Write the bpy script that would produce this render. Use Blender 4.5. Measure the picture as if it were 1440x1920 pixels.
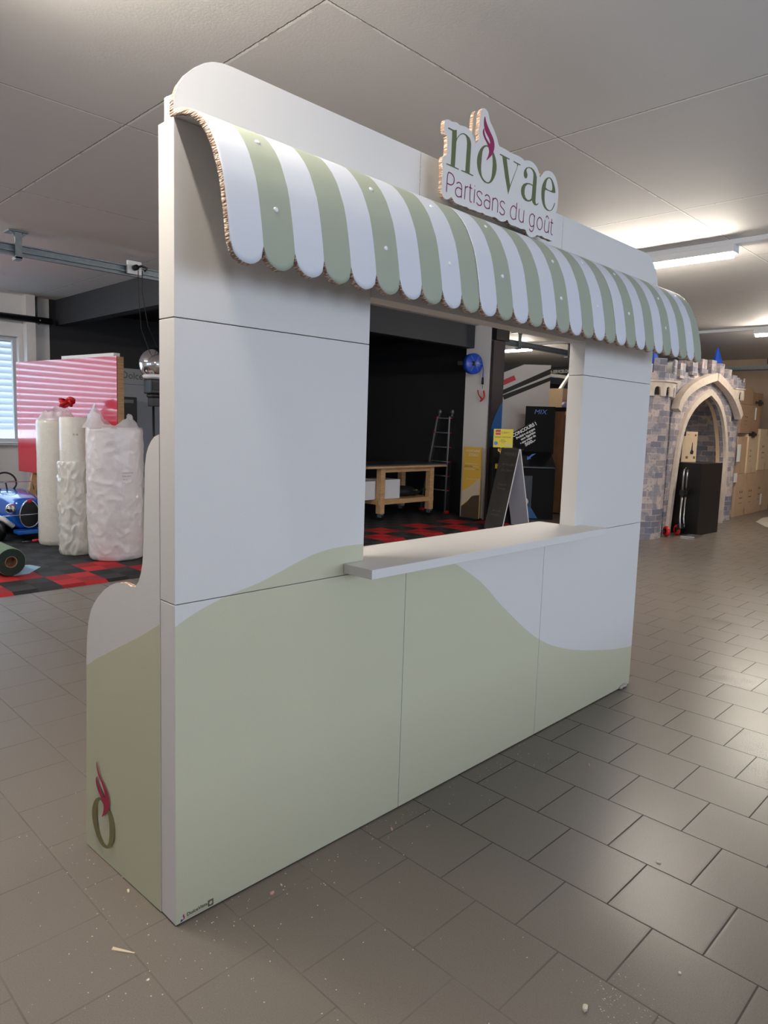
import bpy, bmesh, math, random
from mathutils import Vector, Matrix, noise
random.seed(7)
for o in list(bpy.data.objects): bpy.data.objects.remove(o, do_unlink=True)
SC = bpy.context.scene
COL = SC.collection
PI = math.pi

# ------------------------------------------------------------------ camera
CAM = bpy.data.cameras.new('camera'); cam = bpy.data.objects.new('camera', CAM); COL.objects.link(cam)
F = Vector((0.70240582, 0.70315987, -0.11041856)); Rr = Vector((0.70947487, -0.7041244, 0.02922742)); U = Vector((0.05719686, 0.0988687, 0.99345533))
m = Matrix((Rr, U, -F)).transposed().to_4x4(); m.translation = Vector((-0.97789586, -1.77499366, 1.53490646))
cam.matrix_world = m
CAM.sensor_fit = 'AUTO'; CAM.sensor_width = 36.0
CAM.lens = 1301.442 / 1920 * 36.0
CAM.shift_x = 19.70 / 1920; CAM.shift_y = -20.41 / 1920
CAM.clip_start = 0.05; CAM.clip_end = 200
SC.camera = cam

# ------------------------------------------------------------------ world, lights, exposure
W = bpy.data.worlds.new('world'); SC.world = W; W.use_nodes = True
bg = W.node_tree.nodes['Background']; bg.inputs[0].default_value = (0.62, 0.78, 1.0, 1); bg.inputs[1].default_value = 1.5
def area(name, loc, rot, sx, sy, power, color):
    l = bpy.data.lights.new(name, 'AREA'); l.shape = 'RECTANGLE'; l.size = sx; l.size_y = sy; l.energy = power; l.color = color
    o = bpy.data.objects.new(name, l); COL.objects.link(o); o.location = loc; o.rotation_euler = rot
    return o
H = 3.17
# daylight outside the window rows (behind the venetian blind, behind the camera, and on the left)
area('daylight_back_window', (0.6, 9.35, 2.0), (-PI/2, 0, 0), 3.9, 1.9, 120, (0.60, 0.80, 1.0))
area('daylight_front_window', (2.5, -7.6, 1.95), (PI/2, 0, 0), 8.8, 1.9, 470, (0.70, 0.81, 1.0))
area('daylight_side_window', (-5.6, 3.0, 1.95), (0, -PI/2, 0), 1.9, 6.0, 12, (0.70, 0.82, 1.0))
TUBE = 285.0
vs = SC.view_settings
vs.view_transform = 'Standard'; vs.look = 'None'; vs.gamma = 1; vs.use_curve_mapping = False
vs.exposure = 0.12

# ------------------------------------------------------------------ materials
MATS = {}
def nodes(name):
    mt = bpy.data.materials.new(name); mt.use_nodes = True; nt = mt.node_tree
    return mt, nt, nt.nodes['Principled BSDF']
def lin(c):
    return tuple((v/12.92 if v <= 0.04045 else ((v+0.055)/1.055)**2.4) for v in (x/255 for x in c))
def mat(name, rgb, rough=0.5, metal=0.0, noise=0.0, nscale=20, bump=0.0, bscale=60, stretch=(1,1,1), spec=0.5, coat=0, trans=0, alpha=1, emit=0, coat_rough=0.03):
    if name in MATS: return MATS[name]
    mt, nt, b = nodes(name); c = lin(rgb)
    b.inputs['Base Color'].default_value = (*c, 1); b.inputs['Roughness'].default_value = rough; b.inputs['Metallic'].default_value = metal
    b.inputs['Specular IOR Level'].default_value = spec
    b.inputs['Coat Weight'].default_value = coat; b.inputs['Coat Roughness'].default_value = coat_rough
    b.inputs['Transmission Weight'].default_value = trans; b.inputs['Alpha'].default_value = alpha
    if emit: b.inputs['Emission Color'].default_value = (*c, 1); b.inputs['Emission Strength'].default_value = emit
    tc = nt.nodes.new('ShaderNodeTexCoord'); mp = nt.nodes.new('ShaderNodeMapping'); mp.inputs['Scale'].default_value = stretch
    nt.links.new(tc.outputs['Object'], mp.inputs[0])
    n = nt.nodes.new('ShaderNodeTexNoise'); n.inputs['Scale'].default_value = nscale; n.inputs['Detail'].default_value = 6
    nt.links.new(mp.outputs[0], n.inputs['Vector'])
    if noise:
        r = nt.nodes.new('ShaderNodeValToRGB'); r.color_ramp.elements[0].position = .3; r.color_ramp.elements[1].position = .7
        r.color_ramp.elements[0].color = (*[v*(1-noise) for v in c], 1); r.color_ramp.elements[1].color = (*[min(1, v*(1+noise)) for v in c], 1)
        nt.links.new(n.outputs['Fac'], r.inputs[0]); nt.links.new(r.outputs[0], b.inputs['Base Color'])
    if bump:
        n2 = nt.nodes.new('ShaderNodeTexNoise'); n2.inputs['Scale'].default_value = bscale; n2.inputs['Detail'].default_value = 5
        nt.links.new(mp.outputs[0], n2.inputs['Vector'])
        bp = nt.nodes.new('ShaderNodeBump'); bp.inputs['Strength'].default_value = bump; bp.inputs['Distance'].default_value = .02
        nt.links.new(n2.outputs['Fac'], bp.inputs['Height']); nt.links.new(bp.outputs[0], b.inputs['Normal'])
    MATS[name] = mt
    return mt
def mth(nt, op, a, b=None, c=None):
    n = nt.nodes.new('ShaderNodeMath'); n.operation = op
    for i, v in enumerate((a, b, c)):
        if v is None: continue
        if isinstance(v, (int, float)): n.inputs[i].default_value = v
        else: nt.links.new(v, n.inputs[i])
    return n.outputs[0]
def mixc(nt, fac, a, b):
    n = nt.nodes.new('ShaderNodeMix'); n.data_type = 'RGBA'
    nt.links.new(fac, n.inputs[0]) if not isinstance(fac, (int, float)) else setattr(n.inputs[0], 'default_value', fac)
    for i, v in ((6, a), (7, b)):
        if isinstance(v, tuple): n.inputs[i].default_value = (*v, 1)
        else: nt.links.new(v, n.inputs[i])
    return n.outputs[2]
def pos(nt):
    g = nt.nodes.new('ShaderNodeTexCoord'); s = nt.nodes.new('ShaderNodeSeparateXYZ'); nt.links.new(g.outputs['Object'], s.inputs[0])
    return s.outputs, g.outputs['Object']
def noise_n(nt, vec, scale, detail=4, rough=.5):
    n = nt.nodes.new('ShaderNodeTexNoise'); n.inputs['Scale'].default_value = scale; n.inputs['Detail'].default_value = detail; n.inputs['Roughness'].default_value = rough
    nt.links.new(vec, n.inputs['Vector']); return n.outputs['Fac']
def bumpn(nt, b, h, s, d=.01):
    bp = nt.nodes.new('ShaderNodeBump'); bp.inputs['Strength'].default_value = s; bp.inputs['Distance'].default_value = d
    nt.links.new(h, bp.inputs['Height']); nt.links.new(bp.outputs[0], b.inputs['Normal'])

WHITE = (214, 210, 206); GREEN = (196, 193, 165)
def print_mat(name, base=WHITE):
    """matt white board"""
    return mat(name, base, rough=.55, spec=.35, bump=.06, bscale=220)
white = print_mat('white_printed_board')
def curve_print(name, pts, axis, off=0.0):
    """white board whose lower part is printed green below a hill-shaped curve (a real print on the board)"""
    mt, nt, b = nodes(name); s, v = pos(nt)
    fc = nt.nodes.new('ShaderNodeFloatCurve'); cu = fc.mapping.curves[0]
    L = 3.2
    while len(cu.points) < len(pts): cu.points.new(.5, .5)
    for p, (x, z) in zip(cu.points, pts): p.location = (x/L, z/1.3); p.handle_type = 'AUTO'
    fc.mapping.update()
    nt.links.new(mth(nt, 'DIVIDE', s[axis], L), fc.inputs['Value'])
    z = mth(nt, 'MULTIPLY', fc.outputs[0], 1.3)
    k = mth(nt, 'LESS_THAN', s[2], z)
    nt.links.new(mixc(nt, k, lin(WHITE), lin(GREEN)), b.inputs['Base Color'])
    b.inputs['Roughness'].default_value = .55; b.inputs['Specular IOR Level'].default_value = .35
    bumpn(nt, b, noise_n(nt, v, 220), .06)
    return mt
front_print = curve_print('front_hill_print', [(0,.935),(.056,.962),(.128,.987),(.203,1.007),(.282,1.022),(.365,1.046),(.453,1.074),(.545,1.096),(.643,1.104),(.757,1.102),(.95,1.08),(1.15,1.03),(1.313,.952),(1.409,.9),(1.511,.834),(1.62,.745),(1.734,.661),(1.854,.576),(1.955,.514),(2.085,.451),(2.249,.394),(2.423,.348),(2.608,.309),(2.806,.272),(3.06,.238)], 0)
wing_print = curve_print('wing_hill_print', [(0,.965),(.085,.925),(.2,.862),(.35,.787),(.48,.722),(.6,.664),(1.2,.6)], 1)
awn = None
def awning_mat():
    mt, nt, b = nodes('striped_awning_print'); s, v = pos(nt)
    q = mth(nt, 'FLOOR', mth(nt, 'DIVIDE', s[0], 3.05/30)); k = mth(nt, 'GREATER_THAN', mth(nt, 'FLOORED_MODULO', q, 2.0), .5)
    nt.links.new(mixc(nt, k, lin((206,208,214)), lin((158,164,146))), b.inputs['Base Color'])
    b.inputs['Roughness'].default_value = .5; b.inputs['Specular IOR Level'].default_value = .4
    bumpn(nt, b, noise_n(nt, v, 220), .06)
    return mt
awn = awning_mat()
def cardboard_edge():
    mt, nt, b = nodes('corrugated_cut_edge'); s, v = pos(nt)
    mp = nt.nodes.new('ShaderNodeMapping'); mp.inputs['Scale'].default_value = (1, .25, 1); nt.links.new(v, mp.inputs[0])
    n = nt.nodes.new('ShaderNodeTexVoronoi'); n.inputs['Scale'].default_value = 210; nt.links.new(mp.outputs[0], n.inputs['Vector'])
    r = nt.nodes.new('ShaderNodeValToRGB'); r.color_ramp.elements[0].position = .15; r.color_ramp.elements[1].position = .6
    r.color_ramp.elements[0].color = (*lin((222,206,188)), 1); r.color_ramp.elements[1].color = (*lin((146,116,98)), 1)
    nt.links.new(n.outputs['Distance'], r.inputs[0]); nt.links.new(r.outputs[0], b.inputs['Base Color']); b.inputs['Roughness'].default_value = .9
    bumpn(nt, b, n.outputs['Distance'], .5)
    return mt
edge = cardboard_edge()
def floor_mat():
    mt, nt, b = nodes('stoneware_floor_tiles'); s, v = pos(nt)
    A = 0.3042; x0 = .7757; y0 = -.3961
    rx = mth(nt, 'DIVIDE', mth(nt, 'SUBTRACT', s[0], x0), A); row = mth(nt, 'FLOOR', rx); fx = mth(nt, 'SUBTRACT', rx, row)
    odd = mth(nt, 'FLOORED_MODULO', row, 2.0)
    # rows between line 0-1 carry whole joints, the next ones half joints
    ry = mth(nt, 'ADD', mth(nt, 'DIVIDE', mth(nt, 'SUBTRACT', s[1], y0), 0.3012), mth(nt, 'MULTIPLY', odd, .5))
    col = mth(nt, 'FLOOR', ry); fy = mth(nt, 'SUBTRACT', ry, col)
    def edge_d(f): return mth(nt, 'MINIMUM', f, mth(nt, 'SUBTRACT', 1.0, f))
    d = mth(nt, 'MINIMUM', edge_d(fx), edge_d(fy))
    jm = mth(nt, 'LESS_THAN', d, .0088)
    soft = mth(nt, 'SMOOTH_MIN', mth(nt, 'MULTIPLY', d, 40.0), 1.0, .2)
    cv = nt.nodes.new('ShaderNodeCombineXYZ'); nt.links.new(row, cv.inputs[0]); nt.links.new(col, cv.inputs[1])
    wn = nt.nodes.new('ShaderNodeTexWhiteNoise'); nt.links.new(cv.outputs[0], wn.inputs['Vector'])
    fine = noise_n(nt, v, 260, 3, .7); big = noise_n(nt, v, 1.3, 3)
    base = mixc(nt, fine, lin((78,71,64)), lin((142,132,121)))
    base = mixc(nt, mth(nt, 'MULTIPLY', wn.outputs['Value'], .22), base, lin((118,110,102)))
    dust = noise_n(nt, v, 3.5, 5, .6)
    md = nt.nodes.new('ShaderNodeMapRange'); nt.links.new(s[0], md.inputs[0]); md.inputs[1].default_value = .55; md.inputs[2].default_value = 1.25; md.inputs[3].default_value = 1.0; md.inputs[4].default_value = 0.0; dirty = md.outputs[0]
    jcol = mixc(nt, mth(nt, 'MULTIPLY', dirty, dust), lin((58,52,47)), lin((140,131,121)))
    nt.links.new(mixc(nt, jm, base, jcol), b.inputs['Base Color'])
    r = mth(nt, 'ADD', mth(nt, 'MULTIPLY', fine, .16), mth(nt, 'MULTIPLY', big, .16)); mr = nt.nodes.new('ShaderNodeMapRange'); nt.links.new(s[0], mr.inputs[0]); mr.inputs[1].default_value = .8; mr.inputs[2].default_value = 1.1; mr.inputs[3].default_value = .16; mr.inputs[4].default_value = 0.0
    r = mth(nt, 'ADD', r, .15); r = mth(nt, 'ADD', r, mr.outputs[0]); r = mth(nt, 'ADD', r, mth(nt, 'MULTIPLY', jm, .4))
    nt.links.new(r, b.inputs['Roughness']); b.inputs['Specular IOR Level'].default_value = .5
    h = mth(nt, 'ADD', mth(nt, 'MULTIPLY', soft, .35), mth(nt, 'MULTIPLY', fine, .22))
    bumpn(nt, b, h, .35, .003)
    return mt
def ceiling_mat():
    mt, nt, b = nodes('painted_concrete_slab'); s, v = pos(nt)
    wob = mth(nt, 'MULTIPLY', mth(nt, 'SUBTRACT', noise_n(nt, v, 30, 4, .7), .5), .012)
    def line(c, o, w):
        f = mth(nt, 'FRACT', mth(nt, 'ADD', mth(nt, 'DIVIDE', mth(nt, 'SUBTRACT', mth(nt, 'ADD', c, wob), o), 1.727), .5))
        return mth(nt, 'LESS_THAN', mth(nt, 'ABSOLUTE', mth(nt, 'SUBTRACT', f, .5)), w)
    a = mth(nt, 'MAXIMUM', line(s[0], .906, .0062), line(s[1], .451, .0045)); a2 = mth(nt, 'MAXIMUM', line(s[0], .899, .0018), line(s[1], .444, .0015))
    pit = noise_n(nt, v, 90, 2, .6); big = noise_n(nt, v, .8, 4)
    base = mixc(nt, big, lin((218,214,210)), lin((228,224,220)))
    base = mixc(nt, mth(nt, 'GREATER_THAN', noise_n(nt, v, 14, 6, .75), .735), base, lin((226,222,214)))
    wj = mth(nt, 'MULTIPLY', a, mth(nt, 'GREATER_THAN', noise_n(nt, v, 9, 4), .40))
    base = mixc(nt, wj, base, lin((250,248,242))); base = mixc(nt, a2, base, lin((112,106,98)))
    nt.links.new(base, b.inputs['Base Color']); b.inputs['Roughness'].default_value = .7
    hh = mth(nt, 'SUBTRACT', mth(nt, 'MULTIPLY', pit, .25), mth(nt, 'MULTIPLY', a2, 1.0)); bumpn(nt, b, hh, .25, .01)
    return mt
def mat_tile():
    """red / black interlocking mat tiles with lighter and darker sub-squares"""
    mt, nt, b = nodes('interlocking_mat_tiles'); s, v = pos(nt)
    T = .41
    ix = mth(nt, 'FLOOR', mth(nt, 'DIVIDE', mth(nt, 'SUBTRACT', s[0], 1.36), T)); iy = mth(nt, 'FLOOR', mth(nt, 'DIVIDE', mth(nt, 'SUBTRACT', s[1], 4.49), T))
    iy = mth(nt, 'MAXIMUM', iy, 0.0)
    ck = mth(nt, 'LESS_THAN', mth(nt, 'FLOORED_MODULO', mth(nt, 'ADD', ix, iy), 2.0), .5); near = mth(nt, 'LESS_THAN', iy, 1.5)
    red = mth(nt, 'MULTIPLY', ck, near)
    sx = mth(nt, 'FLOOR', mth(nt, 'DIVIDE', mth(nt, 'SUBTRACT', s[0], 1.36), T/2)); sy = mth(nt, 'FLOOR', mth(nt, 'DIVIDE', mth(nt, 'SUBTRACT', s[1], 4.49), T/2))
    sub = mth(nt, 'LESS_THAN', mth(nt, 'FLOORED_MODULO', mth(nt, 'ADD', sx, sy), 2.0), .5)
    blk = mixc(nt, sub, lin((34,34,36)), lin((54,53,56))); rd = mixc(nt, sub, lin((150,26,34)), lin((184,38,44)))
    nt.links.new(mixc(nt, red, blk, rd), b.inputs['Base Color'])
    ww = nt.nodes.new('ShaderNodeTexWave'); ww.inputs['Scale'].default_value = 30; nt.links.new(v, ww.inputs['Vector'])
    b.inputs['Roughness'].default_value = .75; b.inputs['Specular IOR Level'].default_value = .3; bumpn(nt, b, ww.outputs['Fac'], .3, .004)
    return mt
def brick_mat():
    mt, nt, b = nodes('printed_castle_brick')
    uv = nt.nodes.new('ShaderNodeUVMap'); uv.uv_map = 'UVMap'
    t = nt.nodes.new('ShaderNodeTexBrick'); nt.links.new(uv.outputs[0], t.inputs['Vector'])
    t.inputs['Scale'].default_value = 1; t.inputs['Brick Width'].default_value = .2; t.inputs['Row Height'].default_value = .088; t.inputs['Mortar Size'].default_value = .006; t.inputs['Mortar Smooth'].default_value = .5
    t.inputs['Color1'].default_value = (*lin((116,112,124)), 1); t.inputs['Color2'].default_value = (*lin((204,184,174)), 1); t.inputs['Mortar'].default_value = (*lin((188,176,170)), 1); t.inputs['Bias'].default_value = -.1
    n1 = noise_n(nt, uv.outputs[0], 5, 4); n2 = noise_n(nt, uv.outputs[0], 28, 4, .7)
    n1s = mth(nt, 'MULTIPLY', mth(nt, 'GREATER_THAN', n1, .52), .55)
    c = mixc(nt, n1s, t.outputs['Color'], lin((112,116,130))); c = mixc(nt, mth(nt, 'MULTIPLY', mth(nt, 'GREATER_THAN', n2, .58), .4), c, lin((84,78,84)))
    nt.links.new(c, b.inputs['Base Color']); b.inputs['Roughness'].default_value = .6
    return mt
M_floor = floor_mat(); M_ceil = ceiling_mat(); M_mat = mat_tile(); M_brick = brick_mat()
black = mat('black_paint', (22,22,26), .6, noise=.1); fascia_m = mat('charcoal_paint', (44,46,52), .6)
wallw = mat('white_wall_paint', (206,204,204), .6, bump=.05, bscale=40); brownw = mat('raw_brown_wall', (138,118,100), .8, noise=.08, nscale=3, bump=.1)
alu = mat('aluminium', (190,192,194), .3, 1.0, bump=.03); steel = mat('galvanised_steel', (122,130,134), .5, .6, noise=.12, nscale=25)
chrome = mat('chrome', (230,230,232), .04, 1.0); wood = mat('pale_pine_wood', (196,156,112), .55, noise=.2, nscale=6, stretch=(1,1,12))
wood_h = mat('pine_wood_rail', (192,152,108), .55, noise=.2, nscale=6, stretch=(1,10,10)); darktop = mat('dark_grey_laminate', (70,70,74), .35)
blackp = mat('black_plastic', (18,18,20), .4); redp = mat('red_plastic', (196,28,34), .4); bluep = mat('blue_plastic', (24,66,170), .35)
carton = mat('brown_carton', (190,158,126), .8, noise=.06, nscale=4); carton2 = mat('light_carton', (206,180,146), .8, noise=.05, nscale=4); carton_d = mat('dark_carton', (160,128,100), .8, noise=.08)
trimst = mat('printed_sandstone', (204,188,172), .6, noise=.08, nscale=12); whitep = mat('white_plastic', (222,222,224), .4)
ink = mat('olive_ink', (94,100,62), .6); berry = mat('berry_ink', (140,24,78), .6); berry_line = mat('berry_text_ink', (130,40,90), .6); olive_dark = mat('wing_olive_ink', (120,112,66), .6); wine = mat('wing_flame_ink', (165,20,66), .5)
greyink = mat('grey_ink', (92,86,62), .6); blackink = mat('black_ink', (22,20,22), .6); whiteink = mat('white_ink', (230,230,230), .6)
yellow = mat('yellow_card', (226,206,60), .5); cablem = mat('dark_cable', (26,26,28), .5); paper = mat('white_paper', (232,230,226), .7)

# ------------------------------------------------------------------ mesh helpers
class MB:
    def __init__(s): s.v = []; s.f = []; s.m = []
    def add(s, vs, fs, mi=0):
        n = len(s.v); s.v += [Vector(p) for p in vs]; s.f += [tuple(i+n for i in f) for f in fs]; s.m += [mi]*len(fs); return s
    def box(s, x0, y0, z0, x1, y1, z1, mi=0):
        return s.add([(x0,y0,z0),(x1,y0,z0),(x1,y1,z0),(x0,y1,z0),(x0,y0,z1),(x1,y0,z1),(x1,y1,z1),(x0,y1,z1)],
                     [(0,3,2,1),(4,5,6,7),(0,1,5,4),(1,2,6,5),(2,3,7,6),(3,0,4,7)], mi)
    def beam(s, a, b, w, h, mi=0, up=(0,0,1)):
        a = Vector(a); b = Vector(b); d = (b-a).normalized(); sd = d.cross(Vector(up))
        if sd.length < 1e-4: sd = d.cross(Vector((1,0,0)))
        sd.normalize(); u = sd.cross(d)
        vs = [p + sd*(i*w/2) + u*(j*h/2) for p in (a, b) for i, j in ((-1,-1),(1,-1),(1,1),(-1,1))]
        return s.add(vs, [(0,1,2,3),(7,6,5,4),(0,4,5,1),(1,5,6,2),(2,6,7,3),(3,7,4,0)], mi)
    def cyl(s, a, b, r, r2=None, n=20, mi=0, caps=True):
        a = Vector(a); b = Vector(b); r2 = r if r2 is None else r2; d = (b-a).normalized()
        sd = d.cross(Vector((0,0,1)));  sd = Vector((1,0,0)) if sd.length < 1e-4 else sd.normalized(); u = sd.cross(d)
        vs = []
        for p, q in ((a, r), (b, r2)):
            vs += [p + (sd*math.cos(2*PI*i/n) + u*math.sin(2*PI*i/n))*q for i in range(n)]
        fs = [(i, (i+1)%n, n+(i+1)%n, n+i) for i in range(n)]
        if caps: fs += [tuple(range(n-1,-1,-1)), tuple(range(n, 2*n))]
        return s.add(vs, fs, mi)
    def lathe(s, prof, c=(0,0,0), ax=(0,0,1), n=28, mi=0, close=False):
        ax = Vector(ax).normalized(); sd = ax.cross(Vector((0,0,1))); sd = Vector((1,0,0)) if sd.length < 1e-4 else sd.normalized(); u = ax.cross(sd); c = Vector(c)
        vs = []
        for r, h in prof: vs += [c + ax*h + (sd*math.cos(2*PI*i/n)+u*math.sin(2*PI*i/n))*max(r, 1e-4) for i in range(n)]
        fs = [(k*n+i, k*n+(i+1)%n, (k+1)*n+(i+1)%n, (k+1)*n+i) for k in range(len(prof)-1) for i in range(n)]
        return s.add(vs, fs, mi)
    def tube(s, pts, r, n=8, mi=0, closed=False):
        P = [Vector(p) for p in pts]; k = len(P); rings = []; prev = None
        for i, p in enumerate(P):
            if closed: t = P[(i+1)%k] - P[i-1]
            else: t = (P[min(i+1,k-1)] - P[max(i-1,0)])
            t.normalize()
            sd = t.cross(Vector((0,0,1))) if prev is None else (prev - t*prev.dot(t))
            if sd.length < 1e-4: sd = t.cross(Vector((1,0,0)))
            sd.normalize(); prev = sd; u = t.cross(sd); rings.append([p + (sd*math.cos(2*PI*j/n)+u*math.sin(2*PI*j/n))*r for j in range(n)])
        vs = [v for q in rings for v in q]; fs = []
        for i in range(k if closed else k-1):
            a = i*n; b = ((i+1)%k)*n
            fs += [(a+j, a+(j+1)%n, b+(j+1)%n, b+j) for j in range(n)]
        if not closed: fs += [tuple(range(n-1,-1,-1)), tuple((k-1)*n+j for j in range(n))]
        return s.add(vs, fs, mi)
    def sphere(s, c, r, n=16, sc=(1,1,1), mi=0):
        prof = []; c = Vector(c); vs = []; h = n//2
        for i in range(h+1):
            a = PI*i/h
            vs += [c + Vector((math.sin(a)*math.cos(2*PI*j/n)*r*sc[0], math.sin(a)*math.sin(2*PI*j/n)*r*sc[1], math.cos(a)*r*sc[2])) for j in range(n)]
        fs = [(i*n+j, (i+1)*n+j, (i+1)*n+(j+1)%n, i*n+(j+1)%n) for i in range(h) for j in range(n)]
        return s.add(vs, fs, mi)
    def prism(s, loops, o, u, v, d0, d1, mi=0, mi_side=None):
        """flat outline(s) (first outer, others holes) in the plane o + a*u + b*v, thickness from d0 to d1 along u x v"""
        o = Vector(o); u = Vector(u); v = Vector(v); w = u.cross(v).normalized(); mi_side = mi if mi_side is None else mi_side
        bm = bmesh.new(); es = []
        for lp in loops:
            q = [bm.verts.new((a, b, 0)) for a, b in lp]
            es += [bm.edges.new((q[i], q[(i+1)%len(q)])) for i in range(len(q))]
        r = bmesh.ops.triangle_fill(bm, use_beauty=True, use_dissolve=False, edges=es, normal=(0,0,1))
        bm.verts.ensure_lookup_table(); bm.verts.index_update()
        flat = [p.co.copy() for p in bm.verts]; tris = [[x.index for x in fc.verts] for fc in bm.faces]; bm.free()
        base = len(s.v); n = len(flat)
        for d in (d0, d1): s.v += [o + u*p.x + v*p.y + w*d for p in flat]
        hi = 1 if d1 > d0 else 0
        for t in tris:
            a, b, c = (flat[i] for i in t); ccw = (b-a).cross(c-a).z > 0
            t = t if ccw else t[::-1]
            s.f.append(tuple(base+n*hi+i for i in t)); s.m.append(mi)
            s.f.append(tuple(base+n*(1-hi)+i for i in t[::-1])); s.m.append(mi)
        k = 0
        for li, lp in enumerate(loops):
            L = len(lp); ar = sum(lp[i][0]*lp[(i+1)%L][1]-lp[(i+1)%L][0]*lp[i][1] for i in range(L)); fl = (ar > 0) ^ (li > 0)
            for i in range(L):
                a = base+n*(1-hi)+k+i; b = base+n*(1-hi)+k+(i+1)%L; c = base+n*hi+k+(i+1)%L; d = base+n*hi+k+i
                s.f.append((a,b,c,d) if fl else (d,c,b,a)); s.m.append(mi_side)
            k += L
        return s
    def ribbon(s, pts, w, o, u, v, d, mi=0):
        """thin painted stroke"""
        o = Vector(o); u = Vector(u); v = Vector(v); nn = u.cross(v).normalized(); P = [Vector((a, b)) for a, b in pts]; L = []; R = []
        for i, p in enumerate(P):
            t = (P[min(i+1,len(P)-1)] - P[max(i-1,0)]).normalized(); q = Vector((-t.y, t.x))*w/2
            L.append(p+q); R.append(p-q)
        vs = [o + u*a.x + v*a.y + nn*d for pr in zip(L, R) for a in pr]
        return s.add(vs, [(2*i, 2*i+1, 2*i+3, 2*i+2) for i in range(len(P)-1)], mi)
    def build(s, name, mats, parent=None, bevel=0, smooth=False, world=True, subsurf=0, loc=None, solid=None):
        me = bpy.data.meshes.new(name); off = Vector((0,0,0))
        if parent is not None and world:
            q = parent
            while q is not None: off += q.location; q = q.parent
        if loc is not None: off = Vector(loc)
        me.from_pydata([tuple(p-off) for p in s.v], [], s.f)
        for mm in (mats if isinstance(mats, (list, tuple)) else [mats]): me.materials.append(mm)
        for p, k in zip(me.polygons, s.m): p.material_index = k; p.use_smooth = smooth
        me.update()
        o = bpy.data.objects.new(name, me); COL.objects.link(o)
        if parent is not None: o.parent = parent
        elif loc is not None: o.location = loc
        if solid: md = o.modifiers.new('thick', 'SOLIDIFY'); md.thickness = solid; md.offset = -1
        if bevel: md = o.modifiers.new('bevel', 'BEVEL'); md.width = bevel; md.segments = 2; md.limit_method = 'ANGLE'; md.angle_limit = math.radians(40)
        if subsurf: md = o.modifiers.new('sub', 'SUBSURF'); md.levels = md.render_levels = subsurf
        return o
def uv_walls(o):
    me = o.data; uv = me.uv_layers.new(name='UVMap')
    for p in me.polygons:
        n = p.normal
        t = Vector((-n.y, n.x, 0)) if abs(n.z) < .9 else Vector((1,0,0))
        t.normalize()
        for li in p.loop_indices:
            q = me.vertices[me.loops[li].vertex_index].co
            uv.data[li].uv = (q.dot(t), q.z if abs(n.z) < .9 else q.y)
def uv_round(o, c, r):
    me = o.data; uv = me.uv_layers.new(name='UVMap')
    for p in me.polygons:
        cc = p.center; a0 = math.atan2(cc.y-c[1], cc.x-c[0])
        for li in p.loop_indices:
            q = me.vertices[me.loops[li].vertex_index].co; a = math.atan2(q.y-c[1], q.x-c[0])
            while a-a0 > PI: a -= 2*PI
            while a-a0 < -PI: a += 2*PI
            uv.data[li].uv = (a*r, q.z)
def thing(name, label, cat, loc=(0,0,0), rz=0, group=None):
    o = bpy.data.objects.new(name, None); o.empty_display_size = .1; COL.objects.link(o); o.location = loc; o.rotation_euler = (0,0,rz)
    return tag(o, label, cat, group)
def tag(o, label, cat, group=None, kind=None):
    o['label'] = label; o['category'] = cat
    if group: o['group'] = group
    if kind: o['kind'] = kind
    return o
def struct(o): o['kind'] = 'structure'; return o
def dup(root, loc, label=None, rz=None):
    r = root.copy(); COL.objects.link(r); r.location = loc
    if rz is not None: r.rotation_euler = (0,0,rz)
    if label: r['label'] = label
    for ch in list(root.children):
        c = ch.copy(); COL.objects.link(c); c.parent = r
        for g in list(ch.children):
            d = g.copy(); COL.objects.link(d); d.parent = c
    return r
def text_part(name, txt, m, parent, o, u, v, size, d=.002, width=None, shear=0, align='LEFT', spacing=1.0, bold=0.0):
    """real lettering: flat characters lying on the surface o + a*u + b*v (local coordinates of the parent)"""
    cu = bpy.data.curves.new(name, 'FONT'); cu.body = txt; cu.size = size; cu.align_x = align; cu.shear = shear; cu.space_character = spacing; cu.offset = bold; cu.resolution_u = 3
    to = bpy.data.objects.new('tmp', cu); COL.objects.link(to); bpy.context.view_layer.update()
    me = bpy.data.meshes.new_from_object(to.evaluated_get(bpy.context.evaluated_depsgraph_get())); bpy.data.objects.remove(to, do_unlink=True)
    xs = [q.co.x for q in me.vertices]; k = 1
    if width: k = width/(max(xs)-min(xs))
    o = Vector(o); u = Vector(u).normalized(); v = Vector(v).normalized(); w = u.cross(v)
    for q in me.vertices: q.co = o + u*(q.co.x*k) + v*q.co.y + w*d
    me.name = name; me.materials.clear(); me.materials.append(m)
    ob = bpy.data.objects.new(name, me); COL.objects.link(ob); ob.parent = parent
    return ob
def smooth_loop(p, it=1):
    for _ in range(it):
        q = []
        for i in range(len(p)):
            a = p[i]; b = p[(i+1)%len(p)]; q += [(a[0]*.75+b[0]*.25, a[1]*.75+b[1]*.25), (a[0]*.25+b[0]*.75, a[1]*.25+b[1]*.75)]
        p = q
    return p
def smooth_line(p, it=2):
    for _ in range(it):
        q = [p[0]]
        for a, b in zip(p, p[1:]): q += [(a[0]*.75+b[0]*.25, a[1]*.75+b[1]*.25), (a[0]*.25+b[0]*.75, a[1]*.25+b[1]*.75)]
        p = q + [p[-1]]
    return p
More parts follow.
